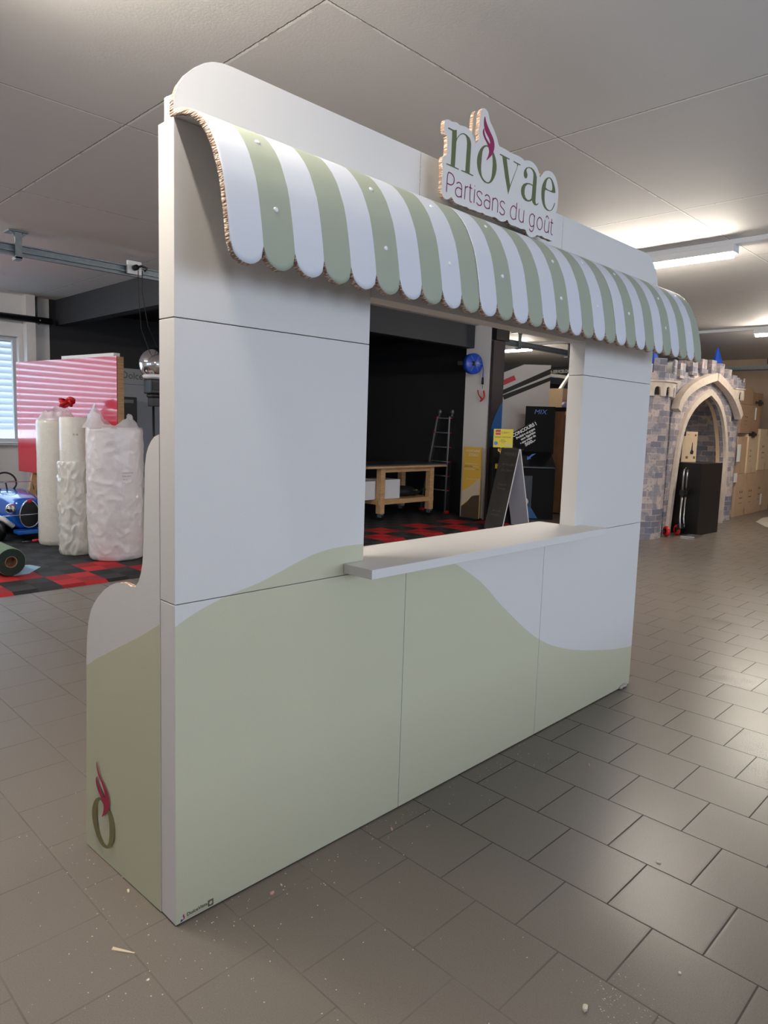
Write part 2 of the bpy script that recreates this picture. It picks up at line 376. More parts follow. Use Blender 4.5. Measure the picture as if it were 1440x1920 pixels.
SIGN_OUT = [(1.0076,2.5959),(1.0102,2.6132),(1.0209,2.6203),(1.0357,2.6234),(1.051,2.6213),(1.0685,2.626),(1.0812,2.6276),(1.0945,2.6233),(1.1099,2.626),(1.1308,2.629),(1.1523,2.6262),(1.1691,2.6172),(1.1838,2.6027),(1.19,2.5919),(1.1937,2.5874),(1.1993,2.5962),(1.2085,2.6021),(1.2158,2.6153),(1.2077,2.6304),(1.208,2.6447),(1.2121,2.6634),(1.2131,2.6874),(1.2157,2.7071),(1.2242,2.7225),(1.2377,2.7284),(1.2548,2.726),(1.2655,2.7166),(1.2726,2.6981),(1.2805,2.6893),(1.2989,2.6755),(1.3148,2.6592),(1.3277,2.6451),(1.3384,2.6236),(1.3505,2.6214),(1.3369,2.621),(1.3854,2.6224),(1.4256,2.6192),(1.4796,2.6233),(1.5077,2.62),(1.5186,2.6155),(1.5391,2.6234),(1.5636,2.6279),(1.5929,2.6245),(1.6161,2.6135),(1.6306,2.5982),(1.638,2.5808),(1.6514,2.5959),(1.6683,2.6139),(1.6976,2.6256),(1.7243,2.6278),(1.7485,2.6213),(1.77,2.605),(1.7849,2.5788),(1.7902,2.55),(1.7895,2.5197),(1.787,2.4888),(1.777,2.4704),(1.7715,2.4661),(1.7787,2.401),(1.7827,2.3653),(1.7703,2.3506),(1.7508,2.3478),(1.727,2.35),(1.6963,2.3479),(1.6765,2.3538),(1.6618,2.3488),(1.6392,2.3497),(1.6218,2.3368),(1.5931,2.329),(1.567,2.3353),(1.5509,2.3532),(1.5332,2.3514),(1.5123,2.3479),(1.4875,2.3512),(1.4669,2.3497),(1.4465,2.3481),(1.429,2.3537),(1.4197,2.3647),(1.4056,2.3533),(1.3861,2.3485),(1.3697,2.3473),(1.3564,2.3508),(1.3431,2.3539),(1.3283,2.354),(1.3139,2.3499),(1.2905,2.3506),(1.2733,2.3484),(1.2557,2.3535),(1.2446,2.3502),(1.225,2.349),(1.2053,2.351),(1.1889,2.3489),(1.1698,2.3477),(1.1559,2.3525),(1.1373,2.349),(1.1133,2.3498),(1.095,2.3494),(1.0817,2.3526),(1.0708,2.3609),(1.0648,2.3665),(1.0556,2.3589),(1.0458,2.3519),(1.0333,2.3497),(1.0204,2.3535),(1.0112,2.362),(1.0079,2.375),(1.0076,2.3993),(1.0081,2.43),(1.0098,2.4517),(1.0046,2.467),(1.0049,2.4822),(1.0116,2.4939),(1.0275,2.4991),(1.0294,2.5087),(1.0299,2.5392),(1.0284,2.563),(1.0168,2.5686),(1.0087,2.5782)]
LET = {'n':[[(1.03,2.5952),(1.0355,2.5969),(1.0565,2.5964),(1.0704,2.5984),(1.0791,2.6025),(1.0804,2.5723),(1.0918,2.5864),(1.1041,2.597),(1.1194,2.6031),(1.138,2.6025),(1.1544,2.5972),(1.1632,2.5873),(1.1662,2.5756),(1.1656,2.5549),(1.1644,2.5152),(1.1639,2.4739),(1.1879,2.473),(1.1855,2.4692),(1.1143,2.4695),(1.1154,2.4729),(1.1386,2.4743),(1.1401,2.5164),(1.1418,2.556),(1.1421,2.5748),(1.139,2.588),(1.133,2.5971),(1.1223,2.5994),(1.1094,2.5963),(1.0969,2.5879),(1.0849,2.5736),(1.0793,2.5612),(1.0781,2.5224),(1.0762,2.4733),(1.0996,2.4726),(1.0986,2.4692),(1.0281,2.4695),(1.0292,2.4729),(1.0531,2.474),(1.0542,2.5157),(1.0545,2.5616),(1.0543,2.5905),(1.0315,2.5919)]],'o':[[(1.2562,2.6008),(1.2425,2.5952),(1.2267,2.5819),(1.2142,2.5639),(1.2072,2.546),(1.2054,2.5264),(1.2102,2.5069),(1.2198,2.4902),(1.2349,2.4764),(1.2526,2.4663),(1.2727,2.4649),(1.2896,2.4692),(1.3062,2.48),(1.322,2.5022),(1.3305,2.5242),(1.3311,2.5442),(1.3258,2.5626),(1.3154,2.581),(1.2998,2.5946),(1.2819,2.6009),(1.2674,2.6032)],[(1.2567,2.5952),(1.2459,2.5881),(1.2383,2.5771),(1.2352,2.5634),(1.2332,2.534),(1.2321,2.5127),(1.2349,2.4941),(1.243,2.4801),(1.2578,2.4725),(1.2723,2.4697),(1.2864,2.4733),(1.297,2.4858),(1.3028,2.5038),(1.3045,2.5289),(1.3046,2.5535),(1.3016,2.5723),(1.2929,2.5894),(1.2766,2.5961),(1.265,2.5976)]],'v':[[(1.3472,2.5936),(1.3525,2.596),(1.4161,2.5944),(1.4131,2.5906),(1.3942,2.5905),(1.4041,2.5605),(1.4264,2.4967),(1.4699,2.58),(1.469,2.589),(1.4423,2.5906),(1.444,2.5942),(1.4934,2.5938),(1.4913,2.5904),(1.4759,2.589),(1.4299,2.4957),(1.4163,2.4601),(1.3913,2.5171),(1.3653,2.5906),(1.3484,2.5913)]],'a':[[(1.5284,2.5506),(1.5199,2.5578),(1.5178,2.5685),(1.5219,2.5809),(1.5348,2.5937),(1.552,2.6006),(1.5733,2.6031),(1.5919,2.5985),(1.6056,2.5897),(1.6143,2.5766),(1.6146,2.5556),(1.6138,2.5265),(1.6128,2.4818),(1.6175,2.4713),(1.6268,2.4715),(1.6336,2.478),(1.6379,2.479),(1.6342,2.4723),(1.6237,2.4654),(1.6091,2.4635),(1.5958,2.4682),(1.5875,2.4778),(1.579,2.4719),(1.5615,2.4659),(1.5402,2.4646),(1.522,2.4698),(1.5085,2.4816),(1.5047,2.4957),(1.5075,2.5115),(1.5201,2.5259),(1.5405,2.5352),(1.5651,2.5401),(1.5876,2.5391),(1.5895,2.5683),(1.589,2.5834),(1.5816,2.5929),(1.5665,2.5984),(1.5523,2.5974),(1.5404,2.5914),(1.5358,2.5836),(1.5401,2.5763),(1.5451,2.5682),(1.5436,2.5583),(1.5371,2.5519)],[(1.5866,2.5351),(1.5655,2.5355),(1.548,2.5314),(1.5348,2.5202),(1.5298,2.5057),(1.5307,2.4889),(1.5389,2.4776),(1.5538,2.4717),(1.5679,2.4741),(1.5832,2.4844),(1.5853,2.5003),(1.5859,2.5196)]],'e':[[(1.706,2.6004),(1.6859,2.5913),(1.6688,2.5732),(1.6577,2.5529),(1.6549,2.5327),(1.6565,2.5098),(1.6642,2.4901),(1.6794,2.472),(1.7033,2.4637),(1.7263,2.4654),(1.7451,2.4732),(1.7589,2.4904),(1.7668,2.5093),(1.7628,2.5093),(1.7547,2.4934),(1.741,2.4743),(1.726,2.4685),(1.7064,2.4704),(1.69,2.4804),(1.6824,2.4983),(1.6797,2.5232),(1.6819,2.5394),(1.6869,2.5455),(1.7655,2.546),(1.762,2.5631),(1.7508,2.5822),(1.7356,2.5962),(1.7194,2.6019)],[(1.7064,2.5969),(1.6923,2.5851),(1.6869,2.5641),(1.6865,2.5494),(1.7387,2.5498),(1.7381,2.5731),(1.7305,2.5889),(1.7179,2.5976)]]}
FLAME = [[(1.2421,2.7012),(1.2461,2.693),(1.2511,2.6834),(1.262,2.6707),(1.2775,2.6561),(1.2928,2.6446),(1.3039,2.6332),(1.3093,2.6201),(1.3102,2.609),(1.3071,2.5934),(1.2982,2.5779),(1.2822,2.562),(1.2714,2.5533),(1.2634,2.5463),(1.267,2.5545),(1.2734,2.5644),(1.2781,2.5771),(1.2787,2.587),(1.272,2.5996),(1.2611,2.611),(1.2491,2.6188),(1.2384,2.63),(1.2334,2.6397),(1.2342,2.6479),(1.2405,2.6578),(1.2412,2.6484),(1.2455,2.6369),(1.2542,2.6267),(1.2662,2.6189),(1.2826,2.61),(1.2818,2.6203),(1.2738,2.6308),(1.2587,2.6409),(1.2466,2.6516),(1.24,2.664),(1.2376,2.676),(1.238,2.6888)]]
STROKES = [[(1.0347,2.3754),(1.0372,2.4452),(1.0524,2.4461),(1.0653,2.4441),(1.0741,2.4364),(1.0763,2.4261),(1.0736,2.4161),(1.0652,2.4077),(1.0526,2.4046),(1.0359,2.4065)],[(1.0903,2.4187),(1.1002,2.4259),(1.1133,2.4261),(1.1214,2.4172),(1.122,2.3968),(1.1209,2.3745)],[(1.1209,2.4052),(1.1067,2.408),(1.0963,2.4062),(1.0877,2.3994),(1.0846,2.3877),(1.089,2.3794),(1.0985,2.3746),(1.1115,2.3762),(1.1216,2.3826)],[(1.1403,2.3752),(1.1427,2.4241)],[(1.142,2.4152),(1.1508,2.423),(1.1588,2.4242)],[(1.1727,2.438),(1.1715,2.3802),(1.176,2.3749),(1.1842,2.3752)],[(1.1642,2.4247),(1.1833,2.4239)],[(1.1979,2.3752),(1.1997,2.4256)],[(1.1982,2.4383),(1.1995,2.4358)],[(1.2473,2.4178),(1.2388,2.4255),(1.2261,2.4256),(1.2154,2.4197),(1.2133,2.4112),(1.2193,2.4045),(1.2382,2.3961),(1.2457,2.3913),(1.2464,2.3817),(1.2371,2.3746),(1.223,2.3746),(1.2141,2.3814)],[(1.2644,2.417),(1.2745,2.4244),(1.2875,2.4242),(1.2968,2.4166),(1.2982,2.3987),(1.2958,2.375)],[(1.2974,2.4018),(1.2831,2.4059),(1.2717,2.4048),(1.2623,2.3969),(1.261,2.3884),(1.2651,2.3795),(1.277,2.374),(1.2913,2.3764),(1.2967,2.3818)],[(1.3148,2.3743),(1.3167,2.4238)],[(1.3161,2.4129),(1.3255,2.4235),(1.3372,2.4254),(1.3466,2.4201),(1.3506,2.4077),(1.3498,2.3747)],[(1.3976,2.4188),(1.3877,2.4257),(1.373,2.424),(1.3655,2.4168),(1.3662,2.4078),(1.375,2.4007),(1.392,2.3954),(1.3986,2.3877),(1.3951,2.3777),(1.3839,2.3734),(1.3723,2.3745),(1.3636,2.3807)],[(1.4798,2.4427),(1.4766,2.3753)],[(1.4778,2.4188),(1.4633,2.4267),(1.4483,2.4223),(1.4393,2.41),(1.4362,2.3944),(1.44,2.3822),(1.451,2.3734),(1.4647,2.3736),(1.4771,2.3811)],[(1.4989,2.4237),(1.4967,2.3948),(1.5015,2.3808),(1.5134,2.3739),(1.5255,2.3765),(1.5336,2.3849)],[(1.5332,2.4258),(1.531,2.3748)],[(1.6131,2.4237),(1.6111,2.3697),(1.6015,2.355),(1.5889,2.3534),(1.5782,2.3618)],[(1.614,2.4151),(1.6056,2.4249),(1.591,2.4245),(1.5792,2.4151),(1.5746,2.3987),(1.5773,2.3858),(1.5868,2.3743),(1.5996,2.3741),(1.6116,2.3835)],[(1.6521,2.4245),(1.6382,2.4146),(1.6324,2.3977),(1.6378,2.3812),(1.6518,2.3734),(1.6647,2.3761),(1.6747,2.3891),(1.6755,2.407),(1.6676,2.4211),(1.6521,2.4245)],[(1.6952,2.4232),(1.691,2.3905),(1.6951,2.3775),(1.7071,2.373),(1.7184,2.3763),(1.7271,2.3862)],[(1.7289,2.4236),(1.7264,2.374)],[(1.7007,2.4333),(1.711,2.4455),(1.7221,2.4321)],[(1.7488,2.4389),(1.7451,2.3819),(1.7498,2.3748),(1.7591,2.3737)],[(1.7388,2.4227),(1.7604,2.423)]]
WFLAME = [[(0.4915,0.3537),(0.4861,0.3292),(0.4694,0.3049),(0.4396,0.2859),(0.4153,0.2652),(0.4041,0.2395),(0.4067,0.2132),(0.4273,0.1894),(0.4479,0.1705),(0.4635,0.1587),(0.4495,0.1852),(0.4449,0.2076),(0.4616,0.2263),(0.4866,0.2471),(0.5015,0.267),(0.503,0.2844),(0.4932,0.2984),(0.4907,0.2814),(0.4758,0.2616),(0.4508,0.2459),(0.4379,0.2384),(0.4374,0.2564),(0.4549,0.28),(0.4798,0.301),(0.4925,0.3217),(0.496,0.3409)]]
WO = [[(0.4873,0.2221),(0.5086,0.2073),(0.5285,0.1783),(0.5369,0.1486),(0.5326,0.1189),(0.5177,0.0885),(0.4922,0.0631),(0.4616,0.0509),(0.4258,0.0584),(0.3954,0.0811),(0.3778,0.1145),(0.3732,0.1468),(0.383,0.1829),(0.4069,0.2081),(0.4363,0.2264),(0.4666,0.2294)],[(0.4876,0.2147),(0.4966,0.1914),(0.5016,0.1634),(0.4986,0.1282),(0.4861,0.0919),(0.4662,0.0696),(0.4409,0.0629),(0.4255,0.0699),(0.4119,0.0941),(0.4069,0.132),(0.4098,0.1714),(0.4221,0.1967),(0.4468,0.2119),(0.4669,0.219)]]

# ------------------------------------------------------------------ the room
X0, X1, Y0, Y1 = -5.2, 15.6, -7.2, 8.75
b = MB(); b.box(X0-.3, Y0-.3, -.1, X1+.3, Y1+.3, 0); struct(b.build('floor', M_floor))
b = MB(); b.box(X0-.3, Y0-.3, H, X1+.3, Y1+.3, H+.15); struct(b.build('ceiling', M_ceil))
def wall_holes(name, along, c, a0, a1, holes, m, thick):
    """wall with rectangular window openings; along 'x' at y=c or along 'y' at x=c"""
    b = MB(); L = [[(a0,0),(a1,0),(a1,H),(a0,H)]] + [[(p,z0),(q,z0),(q,z1),(p,z1)] for p, q, z0, z1 in holes]
    if along == 'x': b.prism(L, (0,c,0), (1,0,0), (0,0,1), 0, thick)
    else: b.prism(L, (c,0,0), (0,-1,0), (0,0,1), 0, thick)
    return struct(b.build(name, m))
wall_holes('wall_back', 'x', 8.75, X0-.3, 2.86, [(-1.05, 2.44, 1.13, 2.6)], wallw, -.3)
wall_holes('wall_front', 'x', Y0, X0-.3, X1+.3, [(-1.5, .9, .95, 2.75), (1.2, 3.6, .95, 2.75), (3.9, 6.3, .95, 2.75)], wallw, .3)
wall_holes('wall_left', 'y', X0, -Y1-.3, -Y0+.3, [(-5.6, -3.2, .95, 2.75), (-2.9, -.5, .95, 2.75)], wallw, .3)
b = MB(); b.box(X1, Y0-.3, 0, X1+.3, 4.55, H); struct(b.build('wall_right', brownw))
b = MB(); b.box(X1, 4.55, 0, X1+.3, Y1+.3, H); struct(b.build('wall_right_black', black))
b = MB(); b.box(2.86, 8.75, 0, X1+.3, 9.05, H); struct(b.build('wall_back_black', black))
frame_m = mat('window_frame_grey', (178,180,184), .5); slat_m = mat('blind_slat', (196,206,214), .45)
glass = mat('window_glass', (235,242,245), .02, alpha=.10)
def window(n, along, c, a0, a1, z0, z1, sgn, blind):
    """frame, glass pane and (outside) a venetian blind"""
    w = bpy.data.objects.new('window_%d' % n, None); COL.objects.link(w); w['kind'] = 'structure'
    def P(a, d, z): return (a, c+sgn*d, z) if along == 'x' else (c+sgn*d, a, z)
    f = MB(); t = .05
    for p, q, r, s in ((a0, a1, z0, z0+t), (a0, a1, z1-t, z1), (a0, a0+t, z0+t, z1-t), (a1-t, a1, z0+t, z1-t)):
        A = P(p, .1, r); B = P(q, .16, s); f.box(*[min(i, j) for i, j in zip(A, B)], *[max(i, j) for i, j in zip(A, B)])
    f.build('window_frame', frame_m, w)
    g = MB(); A = P(a0+t, .125, z0+t); B = P(a1-t, .131, z1-t); g.box(*[min(i, j) for i, j in zip(A, B)], *[max(i, j) for i, j in zip(A, B)]); g.build('glass_pane', glass, w)
    if blind:
        s = MB(); z = z1-.03
        while z > z0+.17:
            a = P(a0+.01, .24, z-.034); b_ = P(a1-.01, .24, z-.034); c_ = P(a1-.01, .295, z+.03); d_ = P(a0+.01, .295, z+.03)
            s.add([a, b_, c_, d_], [(0,1,2,3)]); z -= .088
        o = s.build('venetian_blind', slat_m, w, solid=.002)
        r = MB()
        for k in (.18, .5, .82): q = a0+(a1-a0)*k; r.box(*P(q-.004, .235, z0+.1), *P(q+.004, .24, z1))
        r.build('ladder_tape', slat_m, w)
b = MB(); b.box(-1.4, -3.35, 0, 8.0, -3.25, .7); struct(b.build('wall_added_light_block', wallw))          # unseen low wall, added to cut front light on the lower booth panels
window(1, 'x', 8.75, -1.05, 2.44, 1.13, 2.6, 1, True)
for i, (p, q) in enumerate(((-1.5,.9),(1.2,3.6),(3.9,6.3))): window(2+i, 'x', Y0, p, q, .95, 2.75, -1, False)
for i, (p, q) in enumerate(((3.2,5.6),(.5,2.9))): window(5+i, 'y', X0, p, q, .95, 2.75, -1, False)
b = MB(); b.box(2.50, 8.60, 0, 2.62, 8.75, H); struct(b.build('trim_1', wallw))                      # pilaster
b = MB(); b.box(-5.0, 8.69, 1.09, 2.50, 8.75, 1.13); struct(b.build('trim_2', frame_m))               # window ledge
# black fascia round the dark corner
b = MB(); b.box(2.95, 5.27, 2.81, 8.28, 5.42, H); struct(b.build('trim_3', fascia_m))
b = MB(); b.box(2.95, 5.42, 2.81, 3.10, 8.75, H); struct(b.build('trim_4', fascia_m))
b = MB(); b.box(3.10, 5.42, 3.05, 8.66, 8.75, H); struct(b.build('trim_5', black))
b = MB(); b.box(8.30, 4.97, 0, 8.64, 5.44, H); struct(b.build('wall_pillar', wallw))
b = MB(); b.box(8.66, 5.3, 0, 8.76, 8.75, H); struct(b.build('wall_black_partition', black))
# raised interlocking floor mat
b = MB(); b.add([(-3,4.43,0.001),(8.9,4.43,0.001),(8.9,4.49,.02),(-3,4.49,.02),(8.9,8.7,.02),(-3,8.7,.02)], [(0,1,2,3),(3,2,4,5)])
b.add([(8.9,4.43,.001),(8.96,4.45,.001),(8.96,8.7,.001),(8.9,8.7,.02),(8.9,4.49,.02)], [(0,1,2,3,4)])
tag(b.build('floor_mat', M_mat), 'interlocking plastic floor mat of black tiles with a red chequered front border', 'floor mat')

# ------------------------------------------------------------------ the sales booth
K = thing('sales_booth', 'white cardboard sales booth with striped awning, serving opening and green hill print', 'booth')
T = .0857
def panel(name, x0, z0, x1, z1, m=None, y0=0, y1=T, bev=.0015):
    g = .0012; b = MB(); b.box(x0+g, y0, z0+g, x1-g, y1, z1-g)
    if m is not None:
        for i in range(6):
            b.m[i] = 1 if i == 2 else 0
        return b.build(name, [white, m], K, bevel=bev)
    return b.build(name, white, K, bevel=bev)
panel('lower_panel', 0, .004, .986, 1.0, front_print); panel('lower_panel', .986, .004, 1.986, 1.0, front_print); panel('lower_panel', 1.986, .004, 3.05, 1.0, front_print)
panel('side_panel', 0, 1.0, .753, 1.811, front_print); panel('side_panel', 2.263, 1.0, 3.05, 1.811, front_print)
panel('upper_panel', 0, 1.811, .753, 2.335); panel('upper_panel', 2.263, 1.811, 3.05, 2.335)
panel('lintel_panel', .753, 1.972, 1.5, 2.335); panel('lintel_panel', 1.5, 1.972, 2.263, 2.335)
# header board with its rounded ends
L = [(0,2.338),(0.0,2.375),(.014,2.416),(.038,2.452),(.067,2.481),(.093,2.500),(.12,2.513),(.151,2.520),(.183,2.522),(.986,2.521)]
Rr_ = [(3.05-x, z-.003) for x, z in reversed(L[:-1])]
for lp in ([(.985,2.338)] + [p for p in reversed(L[:-1] + [(.985,2.521)])], [(.9865,2.338),(1.985,2.338),(1.985,2.519),(.9865,2.521)], [(1.9865,2.338),(3.05,2.338)] + list(reversed(Rr_)) + [(1.9865,2.519)]):
    q = lp if lp[0] != (.985,2.338) else [(0,2.338),(.985,2.338),(.985,2.521)] + list(reversed(L[1:-1]))
    b = MB(); b.prism([q], (0,0,0), (1,0,0), (0,0,1), 0, -.02, 0, 1); b.build('header_board', [white, edge], K)
b = MB(); b.prism([[(.02,2.336),(3.03,2.336),(3.03,2.41),(3.0,2.432),(.05,2.432),(.02,2.41)]], (0,.0857,0), (1,0,0), (0,0,1), 0, .018, 0, 0); b.build('header_back_board', [paper, edge], K)
# awning: curved corrugated board in three sections, scalloped lower edge
prof = [(-.0005,2.350),(-.03,2.346),(-.06,2.338),(-.093,2.326),(-.126,2.308),(-.152,2.286),(-.178,2.257),(-.201,2.224),(-.2185,2.188),(-.235,2.150),(-.246,2.112),(-.2555,2.068),(-.264,2.024),(-.270,1.985),(-.2745,1.955),(-.278,1.924)]
SL = [0]
for (a, c), (d, e) in zip(prof, prof[1:]): SL.append(SL[-1] + math.hypot(d-a, e-c))
def at(s):
    for i in range(len(SL)-1):
        if s <= SL[i+1] or i == len(SL)-2:
            k = (s-SL[i])/(SL[i+1]-SL[i]); return (prof[i][0]+(prof[i+1][0]-prof[i][0])*k, prof[i][1]+(prof[i+1][1]-prof[i][1])*k)
SW = 3.05/30; NS = 12; Smax = SL[-1]
for sec in range(3):
    b = MB(); g = .0008; cols = []
    for st in range(10):
        for i in range(NS+1):
            if i == 0 and st > 0: continue
            cols.append((st, i))
    nr = 34
    for st, i in cols:
        f = i/NS; x = (sec*10+st+f)*SW; dx = (f-.5)*SW
        if st == 0 and i == 0: x += g
        if st == 9 and i == NS: x -= g
        e = Smax - (SW/2 - math.sqrt(max((SW/2)**2-dx*dx, 0)))*.98 - (.004 if abs(dx) > .0499 else 0)
        for r in range(nr+1):
            y, z = at(e*r/nr); b.v.append(Vector((x, y, z)))
    for c in range(len(cols)-1):
        for r in range(nr):
            a = c*(nr+1)+r; b.f.append((a, a+1, a+nr+2, a+nr+1)); b.m.append(0)
    o = b.build('awning_section', [awn, edge, white], K, smooth=True)
    md = o.modifiers.new('thick', 'SOLIDIFY'); md.thickness = .019; md.offset = -1; md.material_offset_rim = 1; md.material_offset = 2; md.use_quality_normals = True
    for k, s in ((1, .19), (1, .40), (5, .26), (5, .42), (8, .19), (8, .41)):
        if sec == 0 and k == 5 and s < .3: s = .22
        y, z = at(s); y2, z2 = at(s+.004); n = Vector((0, -(z-z2), 0)) if False else Vector((0, z2-z, -(y2-y))).normalized()
        x = (sec*10+k+.5)*SW; c = Vector((x, y, z)); cb = MB(); cb.lathe([(0,.0035),(.004,.0035),(.0065,.0028),(.0075,.0005),(.0075,-.001)], c, n, 16)
        cb.build('fastener_cap', whitep, o, smooth=True)
b = MB(); b.box(.024, -.246, 1.958, 3.03, -.228, 2.06); b.build('awning_batten', white, K)
# counter shelf
b = MB(); b.prism([[(.655,-.1435),(2.338,-.1435),(2.338,-.0015),(2.262,-.0015),(2.262,.205),(.754,.205),(.754,-.0015),(.655,-.0015)]], (0,0,0), (1,0,0), (0,1,0), 1.009, 1.0428)
b.build('counter_shelf', white, K, bevel=.002)
# side wings (0.57 m deep, curved outline)
WOUT = [(.087,.004),(.5905,.002),(.569,.687),(.5595,.78),(.549,.83),(.531,.872),(.508,.902),(.478,.931),(.43,.966),(.39,.988),(.353,1.002),(.318,1.010),(.283,1.012),(.252,1.008),(.228,1.012),(.208,1.034),(.194,1.062),(.184,1.095),(.178,1.15),(.166,1.39),(.158,1.425),(.146,1.448),(.13,1.466),(.112,1.479),(.087,1.487)]
ps = .0477
for sx, xx in ((1, 0.0035), (-1, 3.0465)):
    b = MB(); u = Vector((-math.sin(ps)*sx, math.cos(ps), 0))
    if sx == 1: b.prism([WOUT], (xx,0,0), u, (0,0,1), 0, .018, 0, 2)
    else: b.prism([WOUT], (xx,0,0), u, (0,0,1), 0, -.018, 0, 2)
    b.m = [1 if q == 0 else 2 for q in b.m]
    o = b.build('wing_panel', [white, wing_print, edge], K)
    for p in o.data.polygons:
        if p.normal.y < -.9: p.material_index = 0
wp = [c for c in K.children if c.name.startswith('wing_panel')][0]
uw = Vector((-math.sin(ps), math.cos(ps), 0)); nw = Vector((-math.cos(ps), -math.sin(ps), 0))
def on_wing(loops, d, m, nm):
    b = MB()
    # u x v points away from the outside, so the print lies at a negative offset
    b.prism([smooth_loop(l) for l in loops], (0,0,0), uw, (0,0,1), -.0002-d, -d-.0006, 0); o = b.build(nm, m, wp)
    return o
on_wing(WO, .0003, olive_dark, 'letter_o'); on_wing(WFLAME, .0009, wine, 'flame_emblem')
# sign: two cut-out boards one behind the other, painted lettering
so = smooth_loop(SIGN_OUT)
b = MB(); b.prism([so], (0,-.070,0), (1,0,0), (0,0,1), 0, .016, 0, 1); sg = b.build('sign_board', [white, edge], K)
cx, cz = 1.37, 2.53
b = MB(); b.prism([SIGN_OUT[16:34] + [(1.36,2.58),(1.36,2.38),(1.16,2.38),(1.16,2.58)]], (0,-.038,0), (1,0,0), (0,0,1), 0, .016, 0, 1); b.build('sign_backing', [white, edge], K)
for xx in (1.1, 1.5): b = MB(); b.box(xx, -.0699, 2.40, xx+.2 if xx > 1.3 else 1.155, -.0005, 2.43); b.build('sign_spacer', white, K)
for k in 'novae':
    b = MB(); loops = [smooth_loop(l) if k in 'oe' else l for l in LET[k]]
    b.prism(loops, (0,-.086,0), (1,0,0), (0,0,1), .0002, .0008); b.build('letter_' + k, ink, sg)
b = MB(); b.prism([smooth_loop(FLAME[0])], (0,-.086,0), (1,0,0), (0,0,1), .0003, .0014); b.build('flame_emblem', berry, sg)
for i0, i1 in ((0, 15), (15, 19), (19, len(STROKES))):
    b = MB()
    for st in STROKES[i0:i1]: b.ribbon(smooth_line(st) if len(st) > 2 else st, .0042, (0,-.086,0), (1,0,0), (0,0,1), .0009)
    b.build('slogan_lettering', berry_line, sg)
# maker's mark near the lower left corner
lp = [c for c in K.children if c.name.startswith('lower_panel')][0]
text_part('maker_lettering', 'DolceVista', greyink, lp, (.0385,-.0004,.0175), (1,0,.03), (0,0,1), .016, .0004, width=.071, bold=.0004)
b = MB(); b.box(.038, -.0006, .0128, .108, -.0004, .0134); b.build('maker_underline', greyink, lp)
b = MB(); b.prism([[(.1122,.0115),(.132,.0105),(.132,.0322),(.1122,.0322)], [(.1165,.022),(.1195,.0265),(.1235,.0275),(.1275,.025),(.1285,.021),(.1265,.0170),(.122,.0155),(.118,.0175)]], (0,0,0), (1,0,0), (0,0,1), .0003, .0007); b.build('maker_badge', greyink, lp)
b = MB(); b.prism([[(.0275,.0195),(.0245,.024),(.0265,.0305),(.030,.028),(.0295,.021)]], (0,0,0), (1,0,0), (0,0,1), .0003, .0007); b.prism([[(.026,.012),(.0285,.0200),(.0325,.0225),(.0305,.0135)]], (0,0,0), (1,0,0), (0,0,1), .0003, .0007, 1)
b.prism([[(.0165,.0095),(.0195,.0170),(.0265,.0135),(.0225,.0095)]], (0,0,0), (1,0,0), (0,0,1), .0003, .0007, 2)
b.build('maker_symbol', [mat('violet_ink', (120,50,140), .6), mat('crimson_ink', (180,30,70), .6), mat('navy_ink', (60,50,110), .6)], lp)
b = MB(); b.sphere((2.975,.0,.0125), .016, 10, (2.2,1.2,.75)); b.sphere((2.93,-.005,.01), .012, 10, (1.6,1,.8)); b.build('levelling_foot', mat('milky_plastic', (206,198,186), .3, trans=.3), K, smooth=True)
for xx in (.02, 1.0, 2.9): b = MB(); b.box(xx,.02,0,xx+.1,.08,.004); b.build('base_pad', blackp, K)
# floor of cut debris
def chip(name, x, y, l, w, h, a, m, label, cat):
    n = 6; b = MB(); t = []; bt = []
    for i in range(n):
        q = 2*PI*i/n; r = random.uniform(.75, 1.15); t.append((math.cos(q)*l/2*r, math.sin(q)*w/2*r, h*random.uniform(.4, 1))); bt.append((math.cos(q)*l/2*r, math.sin(q)*w/2*r, 0))
    b.add(bt+t, [tuple(range(n-1,-1,-1)), tuple(range(n,2*n))] + [(i, (i+1)%n, n+(i+1)%n, n+i) for i in range(n)])
    o = b.build(name, m, None, loc=(0,0,0)); o.location = (x, y, .0005); o.rotation_euler = (0,0,a)
    return tag(o, label, cat, 'paper scraps on the floor')
sl = mat('wood_splinter', (214,194,166), .7); ps_ = mat('pink_paper_scrap', (206,158,146), .8); pw = mat('pale_scrap', (220,210,190), .8)
b = MB(); b.add([(-.035,-.004,0),(.035,-.002,0),(.035,.002,0),(-.035,.006,0),(-.035,-.004,.004),(.035,-.002,.002),(.035,.002,.002),(-.035,.006,.005)], [(0,3,2,1),(4,5,6,7),(0,1,5,4),(1,2,6,5),(2,3,7,6),(3,0,4,7)])
o = b.build('wood_splinter', sl); o.location = (-.157,.014,.0005); o.rotation_euler = (0,0,-.95); tag(o, 'long pale wood splinter on the floor tiles left of the booth corner', 'splinter')
chip('paper_scrap', .861, -.086, .03, .009, .004, .9, ps_, 'twisted pink paper scrap on the floor before the middle booth seam', 'scrap')
chip('paper_scrap', .308, -.072, .018, .012, .005, .3, ps_, 'pink torn paper scrap near the booth foot, nearest the maker mark', 'scrap')
chip('paper_scrap', .355, -.06, .014, .006, .004, 1.3, pw, 'small pale scrap just right of the torn pink scrap at the booth foot', 'scrap')
chip('paper_scrap', .646, -1.004, .022, .016, .010, .4, pw, 'crumpled pale scrap on the floor at the bottom right of the photo', 'scrap')
chip('paper_scrap', 1.423, -.873, .018, .012, .005, 1.9, pw, 'curled pale scrap in the middle of a glossy tile on the right', 'scrap')
chip('paper_scrap', .960, -1.13, .013, .009, .003, .2, pw, 'small pale flake on a tile at the lower right, beyond the crumpled scrap', 'scrap')
